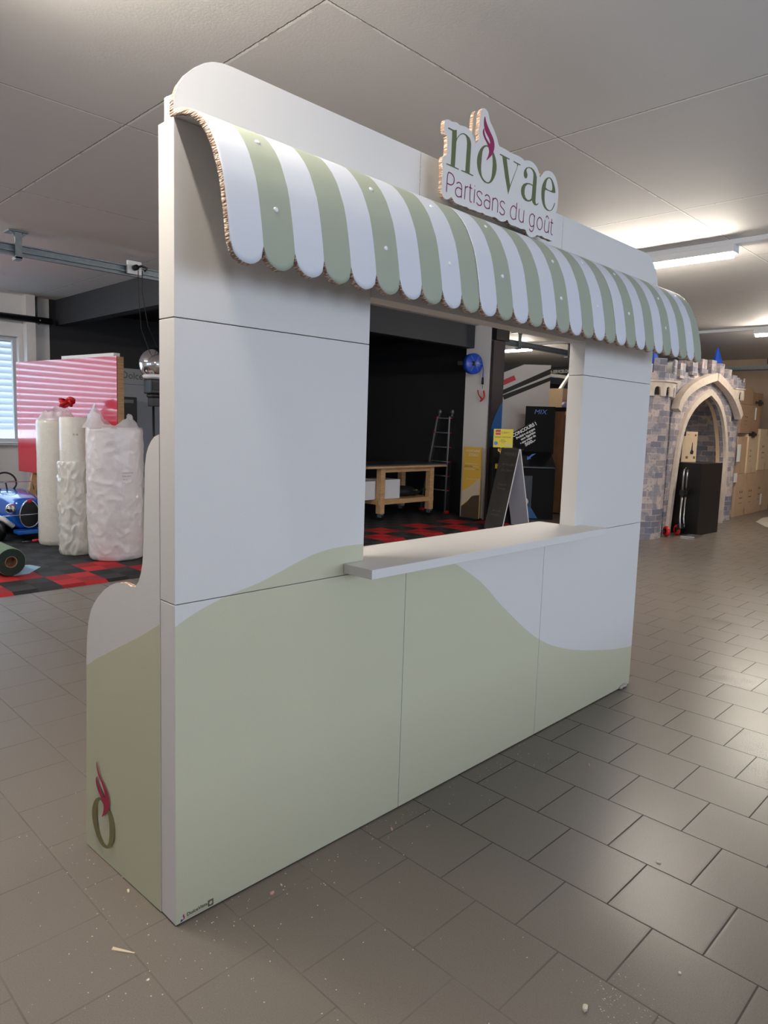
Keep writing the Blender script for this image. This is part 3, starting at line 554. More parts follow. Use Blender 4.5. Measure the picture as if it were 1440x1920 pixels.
chip('paper_scrap', 1.907, -.346, .03, .005, .003, .6, ps_, 'thin curled strip on dark glossy tiles before the right booth panel', 'scrap')
chip('paper_scrap', -.154, -.13, .012, .008, .003, 0, pw, 'tiny pale flake below the long wood splinter', 'scrap')
chip('paper_scrap', -.01, .33, .016, .010, .004, .5, ps_, 'pinkish flake on the floor beside the wing panel foot', 'scrap')
chip('paper_scrap', -.03, .25, .02, .007, .004, 1.2, pw, 'pale strip fragment on the floor beside the wing panel, closest to the booth corner', 'scrap')
b = MB()
for i in range(620):
    k = random.random()
    if k < .3: x = random.gauss(-.05, .16); y = random.gauss(.12, .4)
    elif k < .55: x = random.uniform(.05, 1.9); y = -abs(random.gauss(0, .14))-.005
    elif k < .8: x = random.uniform(-.7, .8); y = random.uniform(-1.2, .9)
    else: x = .72+random.gauss(0,.06); y = -1.07+random.gauss(0,.05)
    if -.03 < x < 3.05 and 0 < y < .6: continue
    r = random.uniform(.0009, .0031); a = random.uniform(0, PI); e = random.uniform(.4, 1); c = math.cos(a); s = math.sin(a); z = r*.8
    P = [(x+c*r, y+s*r, .0006), (x-s*r*e, y+c*r*e, .0006), (x-c*r, y-s*r, .0006), (x+s*r*e, y-c*r*e, .0006), (x, y, z+.0006)]
    b.add(P, [(0,1,4),(1,2,4),(2,3,4),(3,0,4),(3,2,1,0)])
tag(b.build('floor_crumbs', pw), 'scattered pale cutting crumbs on the floor tiles around the booth', 'crumbs', kind='stuff')

# ------------------------------------------------------------------ ceiling lights and rails
tube_m = mat('lit_fluorescent_tube', (255,246,232), .3, emit=TUBE)
def ceiling_light(x, y0, label):
    t = thing('ceiling_light', label, 'light', (x, y0, H), 0, 'tube lights on the ceiling')
    b = MB(); b.box(x-.065, y0, H-.106, x+.065, y0+1.5, H-.045); b.box(x-.02, y0+.02, H-.146, x+.02, y0+.02, H-.106); b.box(x-.02, y0+1.48, H-.146, x+.02, y0+1.5, H-.106); b.build('lamp_housing', whitep, t, bevel=.004)
    b = MB(); b.cyl((x, y0+.02, H-.126), (x, y0+1.48, H-.126), .02, n=14); b.build('lamp_tube', tube_m, t, smooth=True)
    return t
l1 = ceiling_light(5.44, .40, 'lit white tube light on the ceiling right behind the booth header')
dup(l1, (-.32, -.40, H), 'lit tube light on the ceiling just left of the booth corner')
dup(l1, (-.75, 5.4, H), 'lit tube light on the ceiling over the mat at the left')
dup(l1, (10.74, .33, H), 'lit tube light on the ceiling in front of the castle at the right edge')
dup(l1, (10.74, 5.75, H), 'lit tube light on the ceiling seen through the serving opening')
for x, n in ((5.44, 'over the booth end'), (10.74, 'over the castle front'), (-.32, 'over the left aisle')):
    b = MB(); b.box(x-.05, -6.9, H-.045, x+.05, 8.6 if x != 5.44 else 5.2, H-.001); o = b.build('light_trunking', whitep, None, loc=(x,0,H), bevel=.004); tag(o, 'long white cable trunking on the ceiling '+n, 'trunking', 'cable trunkings on the ceiling')
def rail(x0, x1, y, z, label, brackets, sock=None):
    t = thing('ceiling_rail', label, 'rail', (x0, y, z))
    b = MB(); b.box(x0, y-.02, z+.045, x1, y+.02, z+.055); b.box(x0, y-.02, z-.045, x1, y+.02, z-.035); b.box(x0, y+.012, z-.035, x1, y+.02, z+.045); b.box(x0, y-.02, z-.012, x1, y-.012, z+.004)
    b.build('strut_channel', steel, t)
    for x in brackets:
        c = MB(); c.box(x-.085, y-.06, H-.012, x+.085, y+.10, H-.001); c.box(x-.03, y-.045, z-.075, x+.03, y-.0205, H-.012); c.box(x-.03, y-.045, z-.085, x+.03, y+.045, z-.0555)
        c.beam((x-.06,y-.033,H-.012), (x,y-.033,H-.075), .01, .02); c.beam((x+.06,y-.033,H-.012), (x,y-.033,H-.075), .01, .02)
        c.build('ceiling_bracket', steel, t, bevel=.003)
    return t
r1 = rail(-4.5, 3.05, 5.15, 3.0, 'long slotted steel rail hanging under the ceiling at the left, above the plastic rolls', [1.28, 2.86, -1.2])
r2 = rail(8.8, 15.2, 5.15, 2.97, 'steel rail under the ceiling seen through the serving opening', [9.35, 11.0, 13.5])
t = thing('power_socket', 'white power socket with black plug fixed to the left ceiling rail', 'socket', (2.37,5.11,3.03))
b = MB(); b.box(2.30, 5.095, 2.97, 2.45, 5.125, 3.10); b.build('socket_box', whitep, t, bevel=.006)
b = MB(); b.cyl((2.37,5.094,3.03), (2.37,5.04,3.03), .028, n=14); b.tube([(2.37,5.05,3.03),(2.41,5.02,3.045),(2.47,5.01,3.03),(2.44,5.02,3.0)], .012); b.build('plug', blackp, t, smooth=True)

# ------------------------------------------------------------------ left background
b = MB(); b.cyl((-5.0,8.60,2.88), (2.845,8.60,2.84), .045, n=16); tag(b.build('ceiling_pipe', mat('black_pipe', (28,30,34), .4), None, smooth=True, loc=(2.8,8.6,2.84)), 'black horizontal pipe above the window with the blind', 'pipe')
b = MB(); b.cyl((2.67,8.70,2.86), (2.67,8.70,H), .016, n=10); b.tube([(2.67,8.70,2.86),(2.67,8.62,2.79),(2.67,8.55,2.84)], .01); tag(b.build('conduit', steel, None, smooth=True, loc=(2.67,8.7,H)), 'short grey vertical conduit holding the black pipe', 'conduit')
# glossy red panel box on wooden trestle legs
redg = mat('glossy_red_acrylic', (196,20,44), .25, coat=1.0, coat_rough=.04, bump=.015, bscale=2.2)
A = Vector((2.60,6.01,0)); Bv = Vector((2.28,8.36,0)); dl = (Bv-A); LEN = dl.length; ang = math.atan2(dl.y, dl.x)
t = thing('display_board', 'large glossy red display board on wooden legs reflecting the window blind', 'display board', (A.x,A.y,.02), ang)
b = MB(); b.box(0,0,.735,LEN,.008,2.2); b.build('acrylic_face', redg, t, world=False)
b = MB(); b.box(0,-.085,.74,LEN,-.001,.80); b.box(0,-.085,2.135,LEN,-.001,2.195); b.box(0,-.085,.80,.06,-.001,2.135); b.box(LEN-.06,-.085,.80,LEN,-.001,2.135); b.box(.06,-.03,.80,LEN-.06,-.02,2.135); b.build('wooden_frame', wood, t, world=False, bevel=.003)
for x in (.5, LEN-.35):
    for s in (-1, 1):
        b = MB(); b.beam((x,-.05,.74), (x+s*.02, -.04+s*.14, .0), .05, .09); b.build('leg', wood, t, world=False, bevel=.003)
b = MB(); b.box(.1,-.10,2.195,1.25,-.02,2.24); tag(b.build('white_board', whitep, None), 'narrow white board lying on top of the red display board', 'board'); o = bpy.data.objects['white_board']; o.location = (A.x,A.y,.022); o.rotation_euler = (0,0,ang)
# bubble-wrap rolls
wrap = mat('bubble_wrap', (226,222,214), .42, coat=.5, coat_rough=.2, bump=.35, bscale=70, noise=.04); wrapg = mat('glossy_plastic_wrap', (222,220,212), .28, coat=.9, coat_rough=.12, bump=.8, bscale=7, noise=.05, nscale=9); bagm = mat('crumpled_white_bag', (228,222,224), .35, coat=.3, coat_rough=.2, bump=.6, bscale=9)
bagt = mat('thin_film', (232,228,232), .3, alpha=.55, bump=.5, bscale=14)
def blob_roll(x, y, r, h, seed, wob, n=120, rows=150, flare=.0, step=None):
    rnd = random.Random(seed); ph = [rnd.uniform(0, 6.28) for _ in range(10)]; b = MB(); prof = []
    vs = []
    for k in range(rows+1):
        z = h*k/rows
        for i in range(n):
            a = 2*PI*i/n; f = r*(1 + wob*(.5*math.sin(3*a+ph[0]+z*3)+.35*math.sin(5*a+ph[1]-z*7)+.3*math.sin(9*a+ph[2]+z*13)*math.sin(z*17+ph[3]) + .25*math.sin(z*21+2*a+ph[4])))
            if step and z > step[0]: f = f*(step[1] + (1-step[1])*max(0, 1-(z-step[0])/.05))
            if z < .05: f *= .90+.1*(z/.05)**.5
            if z > h-.03: f *= .93+.07*((h-z)/.03)**.5
            q_ = Vector((math.cos(a)*2.2, math.sin(a)*2.2, z*6.0+seed)); rg = 1-abs(noise.noise(q_))*2; f += wob*.3*(rg**3) * (1 if wob > .015 else .3) + wob*.25*noise.noise(q_*2.7)*(1 if wob > .015 else .4)
            vs.append((x+math.cos(a)*f, y+math.sin(a)*f, z+.021 + (wob*.12*math.sin(a*2+ph[5]) if k == rows else 0)))
    fs = [(k*n+i, k*n+(i+1)%n, (k+1)*n+(i+1)%n, (k+1)*n+i) for k in range(rows) for i in range(n)]
    fs += [tuple(range(n-1,-1,-1)), tuple(rows*n+i for i in range(n))]
    return b.add(vs, fs)
def film(x, y, z, r, seed, hts, n=36, rows=8, lean=(0,0)):
    """gathered film standing up from the end of a roll"""
    rnd = random.Random(seed); b = MB(); vs = []
    for k in range(rows+1):
        q = k/rows
        for i in range(n):
            a = 2*PI*i/n; hh = hts(a); rr = r*(1-.35*q) * (1+.07*math.sin(7*a+3*q+seed)+.06*math.sin(12*a-5*q))
            vs.append((x+lean[0]*q*hh+math.cos(a)*rr, y+lean[1]*q*hh+math.sin(a)*rr, z + hh*q + .012*math.sin(9*a+seed)*q))
    fs = [(k*n+i, k*n+(i+1)%n, (k+1)*n+(i+1)%n, (k+1)*n+i) for k in range(rows) for i in range(n)]
    return b.add(vs, fs)
va = Vector((.41,.91))
t = thing('bubble_wrap_roll', 'tall white bubble wrap roll standing leftmost, bare sides and film bunched on top', 'roll', (2.13,6.60,.02), 0, 'plastic wrap rolls standing on the mat')
blob_roll(2.13,6.60,.215,1.45,1,.012).build('roll_body', wrap, t, smooth=True)
film(2.13,6.60,1.47,.20,3, lambda a: .10+.07*max(0,math.cos(a-.6))).build('film_end', bagt, t, smooth=True)
t = thing('bubble_wrap_roll', 'slimmest plastic wrap roll standing in the middle, half covered by glossy film', 'roll', (2.06,5.88,.02), 0, 'plastic wrap rolls standing on the mat')
blob_roll(2.06,5.88,.178,1.02,5,.035).build('film_sleeve', wrapg, t, smooth=True)
b = MB(); b.lathe([(.158,0),(.158,.46),(.15,.475),(.06,.475),(.055,.45),(.05,.2)], (2.06,5.88,1.04), n=32); b.build('roll_body', wrap, t, smooth=True)
text_part('printed_mark', 'PE 100', greyink, t, (-.09,-.166,1.30), (1,-.35,0), (0,0,1), .03, .006, width=.05)
t = thing('bubble_wrap_roll', 'widest roll in a crumpled white plastic bag with a label, nearest the red mat border', 'roll', (2.30,5.43,.02), 0, 'plastic wrap rolls standing on the mat')
blob_roll(2.30,5.43,.285,1.40,11,.022).build('plastic_bag', bagm, t, smooth=True)
film(2.27,5.43,1.41,.27,8, lambda a: .03+.22*max(0,math.cos(a-2.6))**2+.12*max(0,math.cos(a+.5))**2).build('bag_neck', bagt, t, smooth=True)
for k, (tx, sz) in enumerate((('Luftpolsterfolie', .018), ('Rolle 100 m', .018), ('120 cm', .018), ('1 / 1', .016))):
    text_part('label_lettering', tx, greyink, t, (-.06,-.292,.93-.035*k), (1,-.12,0), (0,0,1), sz, .008)
b = MB(); b.v=[]
for k in range(5): a = k*1.3; b.lathe([(.0,-.03),(.05,-.012),(.055,.012),(.02,.02)], (2.22+.05*math.cos(a*1.7),6.52+.02*math.sin(a),1.68+.025*math.sin(a*2)), (math.cos(a)*.6,-.5,math.sin(a)), 10)
if True: tag(b.build('red_ribbon', redp, None, smooth=True, loc=(2.22,6.52,1.62)), 'crumpled red ribbon poking out above the leftmost plastic roll', 'ribbon')
# green carpet roll
t = thing('carpet_roll', 'rolled up green grey carpet lying on the mat at the left edge', 'carpet roll', (1.14,5.1,.02))
b = MB(); b.lathe([(.125,0),(.13,.004),(.13,1.15),(.06,1.15)], (1.14,5.1,.156), (0,1,0), 36); b.build('carpet_pile', mat('sage_carpet', (126,150,132), .9, noise=.1, bump=.3, bscale=200), t, smooth=True)
b = MB(); n = 36
b.lathe([(.055,.02),(.055,0),(.125,0)], (1.14,5.1,.156), (0,1,0), 36); b.build('roll_end', mat('dark_green_backing', (38,56,50), .9, noise=.15, nscale=60), t)
b = MB(); b.lathe([(.054,.0),(.048,.0),(.048,.5)], (1.14,5.101,.156), (0,1,0), 28); b.lathe([(.0,.12),(.048,.12)], (1.14,5.1,.156), (0,1,0), 20); b.build('cardboard_core', carton_d, t)
b = MB(); b.prism([[(1.16,5.10),(1.30,5.12),(1.49,5.36),(1.44,5.52),(1.24,5.60)]], (0,0,.021), (1,0,0), (0,1,0), 0, .003); tag(b.build('blue_sheet', mat('light_blue_sheet', (140,178,206), .6), None, loc=(1.3,5.3,.021)), 'light blue flat sheet on the mat beside the carpet roll', 'sheet')
t = thing('screwdriver', 'screwdriver with a pink red handle lying on the black mat', 'screwdriver', (1.9,6.85,.035))
b = MB(); b.cyl((1.92,6.85,.035), (2.03,6.86,.035), .014, .017, n=12); b.build('handle', mat('pink_red_handle', (210,50,84), .35), t, smooth=True)
b = MB(); b.cyl((1.80,6.84,.035), (1.92,6.85,.035), .004, n=8); b.build('shaft', chrome, t, smooth=True)
# blue pedal car
t = thing('pedal_car', 'blue vintage style pedal car with black grille at the left edge', 'toy car', (1.93,6.98,.02))
cx = 1.93; yb = 6.98
carb = mat('blue_car_paint', (20,92,190), .22, coat=.8)
b = MB(); rings = []
for k, (yy, w, z0, z1) in enumerate(((0,.15,.18,.50),(.06,.17,.16,.53),(.25,.20,.15,.56),(.45,.24,.15,.58),(.6,.25,.15,.60),(.95,.25,.15,.58),(1.08,.2,.2,.5))):
    n = 20
    for i in range(n):
        a = 2*PI*i/n; ca = math.cos(a); sa = math.sin(a)
        b.v.append(Vector((cx + math.copysign(abs(ca)**.55, ca)*w, yb+yy, (z0+z1)/2 + math.copysign(abs(sa)**.6, sa)*(z1-z0)/2)))
for k in range(6):
    for i in range(20): b.f.append((k*20+i, k*20+(i+1)%20, (k+1)*20+(i+1)%20, (k+1)*20+i)); b.m.append(0)
b.f += [tuple(range(19,-1,-1)), tuple(120+i for i in range(20))]; b.m += [0,0]
b.build('car_body', carb, t, smooth=True)
egg = [(math.sin(2*PI*i/28)*(.105+.012*math.cos(2*PI*i/28)*-1), .345 - math.cos(2*PI*i/28)*-.155) for i in range(28)]
b = MB(); b.prism([egg], (cx,yb-.012,0), (1,0,0), (0,0,1), 0, .02); b.build('radiator_grille', blackp, t)
b = MB(); b.tube([(cx+x*1.06, yb-.03, .345+(z-.345)*1.05) for x, z in egg], .009, closed=True); b.build('grille_surround', chrome, t, smooth=True)
b = MB(); b.sphere((cx-.0,yb-.035,.50), .022, 10, (1.5,.4,1)); b.build('grille_badge', redp, t, smooth=True)
for s in (-1, 1):
    b = MB(); b.lathe([(.0,-.05),(.03,-.045),(.055,-.02),(.06,.0),(.05,.05),(.02,.10),(0,.11)], (cx+s*.205,yb-.02,.42), (0,1,0), 18); b.build('headlight', chrome, t, smooth=True)
    b = MB(); b.lathe([(.07,-.03),(.11,-.035),(.125,-.02),(.125,.02),(.11,.035),(.07,.03)], (cx+s*.27,yb+.18,.145), (1,0,0), 22); b.cyl((cx+s*.27-.03,yb+.18,.145),(cx+s*.27+.03,yb+.18,.145),.07,n=18,mi=1); b.build('wheel', [blackp, whitep], t, smooth=True)
    b = MB(); b.box(cx+s*.15-.04,yb+.0,.28,cx+s*.15+.04,yb+.02,.36) if False else b.tube([(cx+s*.17,yb+.02,.20),(cx+s*.27,yb+.02,.29),(cx+s*.30,yb+.2,.31),(cx+s*.28,yb+.42,.22)], .03, n=10); b.build('mudguard', whitep if s < 0 else carb, t, smooth=True)
b = MB(); b.box(cx-.17,yb-.14,.115,cx+.22,yb+.04,.165); b.build('front_bumper', carb, t, bevel=.012)
b = MB(); b.tube([(cx-.3,yb-.03,.335),(cx+.0,yb-.045,.34),(cx+.3,yb-.03,.35)], .006); b.build('lamp_bar', chrome, t, smooth=True)
b = MB(); b.tube([(cx-.25,yb+.55,.58),(cx-.24,yb+.57,.68),(cx+.24,yb+.57,.68),(cx+.25,yb+.55,.58)], .006); b.build('windscreen_frame', chrome, t, smooth=True)
b = MB(); b.tube([(cx-.06+math.cos(a)*.125, yb+.62+math.sin(a)*.04, .68+math.sin(a)*.115) for a in [2*PI*i/24 for i in range(24)]], .012, closed=True); b.tube([(cx-.18,yb+.62,.68),(cx+.06,yb+.62,.68)], .008); b.tube([(cx-.06,yb+.62,.68),(cx-.06,yb+.55,.56)], .01); b.build('steering_wheel', blackp, t, smooth=True)
b = MB(); b.cyl((cx-.24,yb+.92,.145),(cx+.24,yb+.92,.145),.125,n=20); b.build('rear_axle', blackp, t, smooth=True)
b = MB(); b.add([(.85,6.35,.021),(1.72,6.55,.021),(1.55,7.1,.021),(.85,7.1,.021),(.95,6.5,.62),(1.3,6.62,.42),(1.35,6.95,.40),(.95,6.95,.62)], [(0,3,2,1),(4,5,6,7),(0,1,5,4),(1,2,6,5),(2,3,7,6),(3,0,4,7)])
tag(b.build('black_cloth', mat('black_fabric', (12,12,14), .95, bump=.3, bscale=8), None, loc=(1.2,6.7,.021), subsurf=2), 'heap of black cloth on the mat at the left edge before the blue toy car', 'cloth')
# banner with lettering on the dark back wall
t = thing('wall_banner', 'light grey banner with thin lettering leaning on the black back wall', 'banner', (3.75,8.55,.02))
b = MB(); b.box(3.74,8.55,.05,5.6,8.58,2.27); b.build('banner_cloth', mat('grey_banner', (150,152,158), .7), t)
text_part('banner_lettering', 'DolceVista', greyink, t, (.08,-.003,2.10), (1,0,-.02), (0,0,1), .15, .001, width=.62)
b = MB(); b.box(3.83,8.545,2.03,4.5,8.549,2.036); b.build('banner_underline', greyink, t)
t = thing('equipment_case', 'small black case with a grey label standing before the grey banner', 'case', (3.80,8.35,.02))
b = MB(); b.box(3.70,8.30,.02,3.96,8.50,1.83); b.build('case_body', blackp, t, bevel=.01)
b = MB(); b.box(3.72,8.297,1.74,3.9,8.3,1.79); b.build('case_label', mat('grey_label', (120,120,124), .5), t)
# studio lamp
t = thing('studio_lamp', 'studio flash lamp on a black stand with a round chrome reflector', 'studio lamp', (2.80,5.75,.02))
c = Vector((2.87,5.62,2.13))
b = MB(); b.sphere(c, .185, 28, (1,1,1)); b.build('chrome_globe', chrome, t, smooth=True)
b = MB(); b.lathe([(.06,-.17),(.135,-.155),(.15,-.13),(.135,-.125),(.06,-.14)], c, (0,0,1), 28); b.build('white_collar', whitep, t, smooth=True)
b = MB(); b.box(2.78,5.56,1.80,2.95,5.74,1.965); b.box(2.80,5.58,1.76,2.93,5.72,1.80); b.build('lamp_head', blackp, t, bevel=.015)
b = MB(); b.box(2.80,5.545,1.84,2.88,5.56,1.93); b.build('control_panel', mat('dark_screen', (40,42,48), .2), t, bevel=.003)
b = MB(); b.box(2.82,5.6,1.66,2.92,5.72,1.76); b.build('stand_clamp', blackp, t, bevel=.008)
b = MB(); b.cyl((2.86,5.66,.5), (2.86,5.66,1.66), .014, n=10); b.build('stand_pole', blackp, t, smooth=True)
for k in range(3):
    a = k*2*PI/3+.4; b = MB(); b.beam((2.86,5.66,.55), (2.86+math.cos(a)*.3,5.66+math.sin(a)*.3,.03), .02, .02); b.build('stand_leg', blackp, t)
b = MB(); b.tube([(2.42,5.02,3.0),(2.43,5.05,2.8),(2.62,5.3,2.5),(2.85,5.55,2.32)], .004, n=6); b.tube([(2.38,5.03,3.0),(2.39,5.05,2.75),(2.52,5.25,2.45),(2.78,5.58,2.25)], .004, n=6); tag(b.build('lamp_cable', cablem, None, smooth=True, loc=(2.4,5.03,3)), 'thin dark cables hanging from the ceiling socket to the studio lamp', 'cable')

# ------------------------------------------------------------------ seen through the opening: workbench and ladder
t = thing('workbench', 'pale wooden workbench on castors with a dark top, seen through the opening', 'workbench', (7.4,6.2,.02))
x0, x1, y0, y1 = 6.74, 8.02, 5.80, 6.55
b = MB(); b.box(x0-.35,y0-.06,.885,x1+.26,y1+.06,.905); b.build('laminate_surface', darktop, t)
b = MB(); b.box(x0-.35,y0-.06,.85,x1+.26,y1+.06,.8848); b.build('bench_top', wood_h, t, bevel=.003)
for xx in (x0, x1-.1):
    for yy in (y0, y1-.1):
        b = MB(); b.box(xx,yy,.13,xx+.1,yy+.1,.85); b.build('leg', wood, t, bevel=.004)
        b = MB(); b.cyl((xx+.03,yy+.03,.07),(xx+.07,yy+.03,.07),.05,n=18); b.box(xx+.02,yy+.0,.07,xx+.08,yy+.08,.13,1); b.build('castor', [blackp, steel], t)
b = MB(); b.box(x0+.1,y0+.02,.78,x1-.1,y0+.07,.8495); b.box(x0+.1,y1-.07,.78,x1-.1,y1-.02,.8495); b.build('upper_rail', wood_h, t)
b = MB(); b.box(x0-.02,y0+.012,.27,x1+.02,y0+.05,.345); b.box(x0,y0+.05,.32,x1,y1-.05,.345); b.box(x0-.018,y0+.05,.27,x0+.01,y1,.345) ; b.build('lower_shelf', wood_h, t, bevel=.003)
b = MB(); b.box(6.35,5.93,.346,6.83,6.3,.64); wb = b.build('white_carton', whitep, None, bevel=.006, loc=(6.6,6.1,.346)); tag(wb, 'white carton on the bench lower shelf, left one behind the leg', 'carton')
b = MB(); b.box(6.86,5.90,.346,7.29,6.3,.655); tag(b.build('white_carton', whitep, None, bevel=.006, loc=(7.1,6.1,.346)), 'white carton on the bench lower shelf, beside the black bag', 'carton')
t = thing('tool_bag', 'limp black tool bag with yellow details on the bench lower shelf', 'bag', (7.65,6.1,.346))
b = MB(); b.sphere((7.60,6.12,.43), .28, 20, (1.0,.7,.32)); b.sphere((7.78,6.08,.41), .14, 14, (1,.9,.45)); b.build('bag_body', mat('black_nylon', (20,20,22), .7, bump=.4, bscale=12), t, smooth=True)
b = MB(); b.tube([(7.55,5.87,.47),(7.7,5.83,.44),(7.85,5.86,.50),(7.93,5.9,.44)], .012); b.build('bag_strap', blackp, t, smooth=True)
b = MB(); b.box(7.60,5.865,.455,7.68,5.872,.468); b.box(7.90,5.87,.43,7.97,5.877,.442); b.build('yellow_tag', yellow, t)
t = thing('telescopic_ladder', 'aluminium telescopic ladder with red joints leaning by the black wall', 'ladder', (8.35,5.9,.02))
def rl(y0, z0, y1, z1, x=8.46, w=.06): return ((x,y0,z0),(x,y1,z1))
b = MB(); b.beam((8.42,5.83,.05),(8.43,5.81,1.70),.035,.11,up=(1,0,0)); b.beam((8.46,5.835,.3),(8.47,5.815,1.78),.02,.045,up=(1,0,0)); b.build('stile', alu, t, bevel=.004)
b = MB(); b.beam((8.42,6.40,.05),(8.43,6.09,1.70),.035,.075,up=(1,0,0)); b.beam((8.46,6.36,.3),(8.47,6.09,1.78),.02,.045,up=(1,0,0)); b.build('stile', alu, t, bevel=.004)
for k in range(6):
    z = .42+.25*k; f = (z-.05)/1.65; b = MB(); b.cyl((8.425,5.83-.02*f,z),(8.425,6.40-.30*f,z),.013,n=10); b.build('rung', alu, t, smooth=True)
    for yy in (5.83-.02*f, 6.40-.30*f): b = MB(); b.cyl((8.39,yy,z),(8.46,yy,z),.02,n=10); b.build('red_joint', redp, t, smooth=True)
for yy in (5.83, 6.40): b = MB(); b.box(8.39,yy-.045,.021,8.445,yy+.045,.07); b.build('ladder_foot', redp, t, bevel=.005)
for yy in (5.81, 6.09): b = MB(); b.sphere((8.46,yy,1.78), .035, 12, (.8,1,1.3)); b.build('hinge_cap', mat('grey_hinge', (110,112,116), .4, .5), t, smooth=True)
# hose reel and hook on the pillar
t = thing('cable_reel', 'blue cable reel on a black arm mounted on the white pillar', 'reel', (8.29,5.30,2.53))
b = MB(); b.lathe([(.0,-.05),(.15,-.05),(.165,-.035),(.165,.035),(.15,.05),(.0,.05)], (8.10,5.15,2.54), (.35,1,0), 30); b.build('reel_drum', bluep, t, smooth=True, bevel=0)
b = MB()
for k in range(6):
    a = k*PI/3; b.beam((8.085,5.096,2.54),(8.085+math.cos(a)*.14*.94,5.096-math.cos(a)*.05,2.54+math.sin(a)*.14),.006,.006)
b.build('spokes', mat('pale_blue_plastic', (110,140,200), .3), t)
b = MB(); b.beam((8.08,5.09,2.54),(7.98,5.36,2.55),.05,.07); b.beam((7.98,5.36,2.55),(8.30,5.42,2.55),.04,.06); b.build('mounting_arm', blackp, t, bevel=.005)
b = MB(); b.tube([(8.2,5.14,2.60),(8.22,5.06,2.58),(8.225,5.03,2.45),(8.22,5.03,2.33)], .008); b.build('cable_end', bluep, t, smooth=True)
b = MB(); b.cyl((8.22,5.03,2.33),(8.22,5.03,2.22),.018,.022,n=10); b.cyl((8.22,5.03,2.22),(8.22,5.03,2.15),.004,n=6); b.build('cable_grip', blackp, t, smooth=True)
b = MB(); b.tube([(8.22,5.06,2.02),(8.22,5.02,1.97),(8.22,4.98,2.02),(8.22,5.0,2.12)], .014); b.tube([(8.22,5.05,2.0),(8.22,5.1,2.06),(8.22,5.12,2.13)], .01); b.tube([(8.22,5.0,1.99),(8.22,5.06,1.95)], .014); b.build('red_hook', redp, t, smooth=True)
# dark leaning panel on the pillar face
t = thing('leaning_panel', 'tall dark brown panel with a blue arc leaning on the pillar', 'panel', (8.48,4.93,0))
b = MB(); b.box(8.305,4.90,.001,8.615,4.945,2.92); b.build('panel_face', mat('dark_brown_panel', (48,40,42), .55), t)
b = MB(); b.box(8.31,4.86,2.93,8.66,4.95,3.165); b.build('panel_cap', blackp, t)
b = MB(); arc = [(8.30,1.42),(8.36,1.44),(8.58,1.55)] + [(8.60-.02*(1-math.cos(a)), 1.55+.30*math.sin(a)) for a in (0,.3,.6,.9,1.2,1.5)] + [(8.46,1.72),(8.36,1.58)]
b.prism([[(8.306,1.22),(8.612,1.22),(8.612,1.96),(8.52,1.86),(8.42,1.72),(8.34,1.56),(8.306,1.44)]], (0,4.90,0), (1,0,0), (0,0,1), .001, .003); b.build('blue_arc', mat('blue_print', (40,92,150), .5), t)
# yellow info stand (faces -x)
t = thing('info_stand', 'narrow yellow upright info stand before the white pillar', 'info stand', (8.15,5.12,.02))
ya, yz = 5.30, 4.94; uu = (0,-1,0)
b = MB(); b.box(8.15,yz,.05,8.17,ya,1.21); b.build('stand_board', mat('golden_yellow_print', (222,180,70), .5), t)
b = MB(); b.prism([[(0,.47),(.14,.55),(.36,.72),(.36,.40),(.2,.38),(0,.24)]], (8.15,ya,0), uu, (0,0,1), .001, .002); b.build('white_shape', mat('offwhite_print', (204,190,170), .5), t)
b = MB(); b.prism([[(0,.05),(.36,.05),(.36,.44),(.24,.42),(.2,.40),(.12,.31),(0,.22)]], (8.15,ya,0), uu, (0,0,1), .002, .003); b.build('brown_shape', mat('olive_brown_print', (74,62,48), .5), t)
b = MB(); b.box(8.06,yz-.0,.021,8.24,ya,.05); b.build('stand_base', blackp, t)
def ytext(nm, tx, m, y, z, s, w=None): text_part(nm, tx, m, t, (-.001, ya-5.12-y, z-.02), uu, (0,0,1), s, .003, width=w)
ytext('lettering', 'FONTAINE', whiteink, .06, 1.13, .05, .27); ytext('lettering', "D'EAU", whiteink, .12, 1.06, .07, .18); ytext('small_lettering', 'Remplissez votre', whiteink, .04, .93, .03, .26); ytext('dark_lettering', 'gourde', mat('brown_ink', (120,76,20), .5), .04, .885, .04, .15); ytext('small_lettering', 'et votre', whiteink, .21, .885, .035, .11); ytext('small_lettering', 'bouteille', whiteink, .04, .84, .035, .2); ytext('dark_lettering', 'ici', MATS['brown_ink'], .27, .84, .035, .06); ytext('small_lettering', 'Une eau fraiche', whiteink, .08, .68, .025, .22)
# yellow topped black bin tower, turned to the camera
RZ = -PI/4
t = thing('black_display_tower', 'narrow black display tower with yellow cards, square yellow sign on top', 'display', (8.34,4.68,.02), RZ)
b = MB(); b.box(-.17,-.15,0,.17,.08,1.19); b.box(-.15,-.17,.95,.15,-.15,.965); b.build('tower_body', mat('black_board', (14,14,16), .65, spec=.2), t, world=False, bevel=.004)
b = MB(); b.box(-.165,-.15,1.205,.140,-.13,1.495); sq = b.build('yellow_sign', yellow, t, world=False)
b = MB(); b.box(-.02,-.13,1.10,.02,-.11,1.3); b.build('sign_post', blackp, t, world=False)
b = MB(); b.prism([[(-.09,1.185),(.08,1.185),(.08,1.145),(.055,1.125),(.045,1.07),(-.045,1.07),(-.055,1.13),(-.09,1.15)]], (0,-.15,0), (1,0,0), (0,0,1), .001, .006); yc = b.build('yellow_card', yellow, t, world=False)
b = MB(); b.box(-.12,-.158,.87,.06,-.151,.96); yc2 = b.build('yellow_card', yellow, t, world=False)
def st(par, nm, tx, m, x, z, s, w=None, y=-.151): text_part(nm, tx, m, par, (x, y, z), (1,0,0), (0,0,1), s, .001, width=w)
b = MB(); b.box(-.135,-.1515,1.405,-.058,-.1505,1.48); b.build('red_square', mat('logo_red', (200,44,40), .5), sq, world=False)
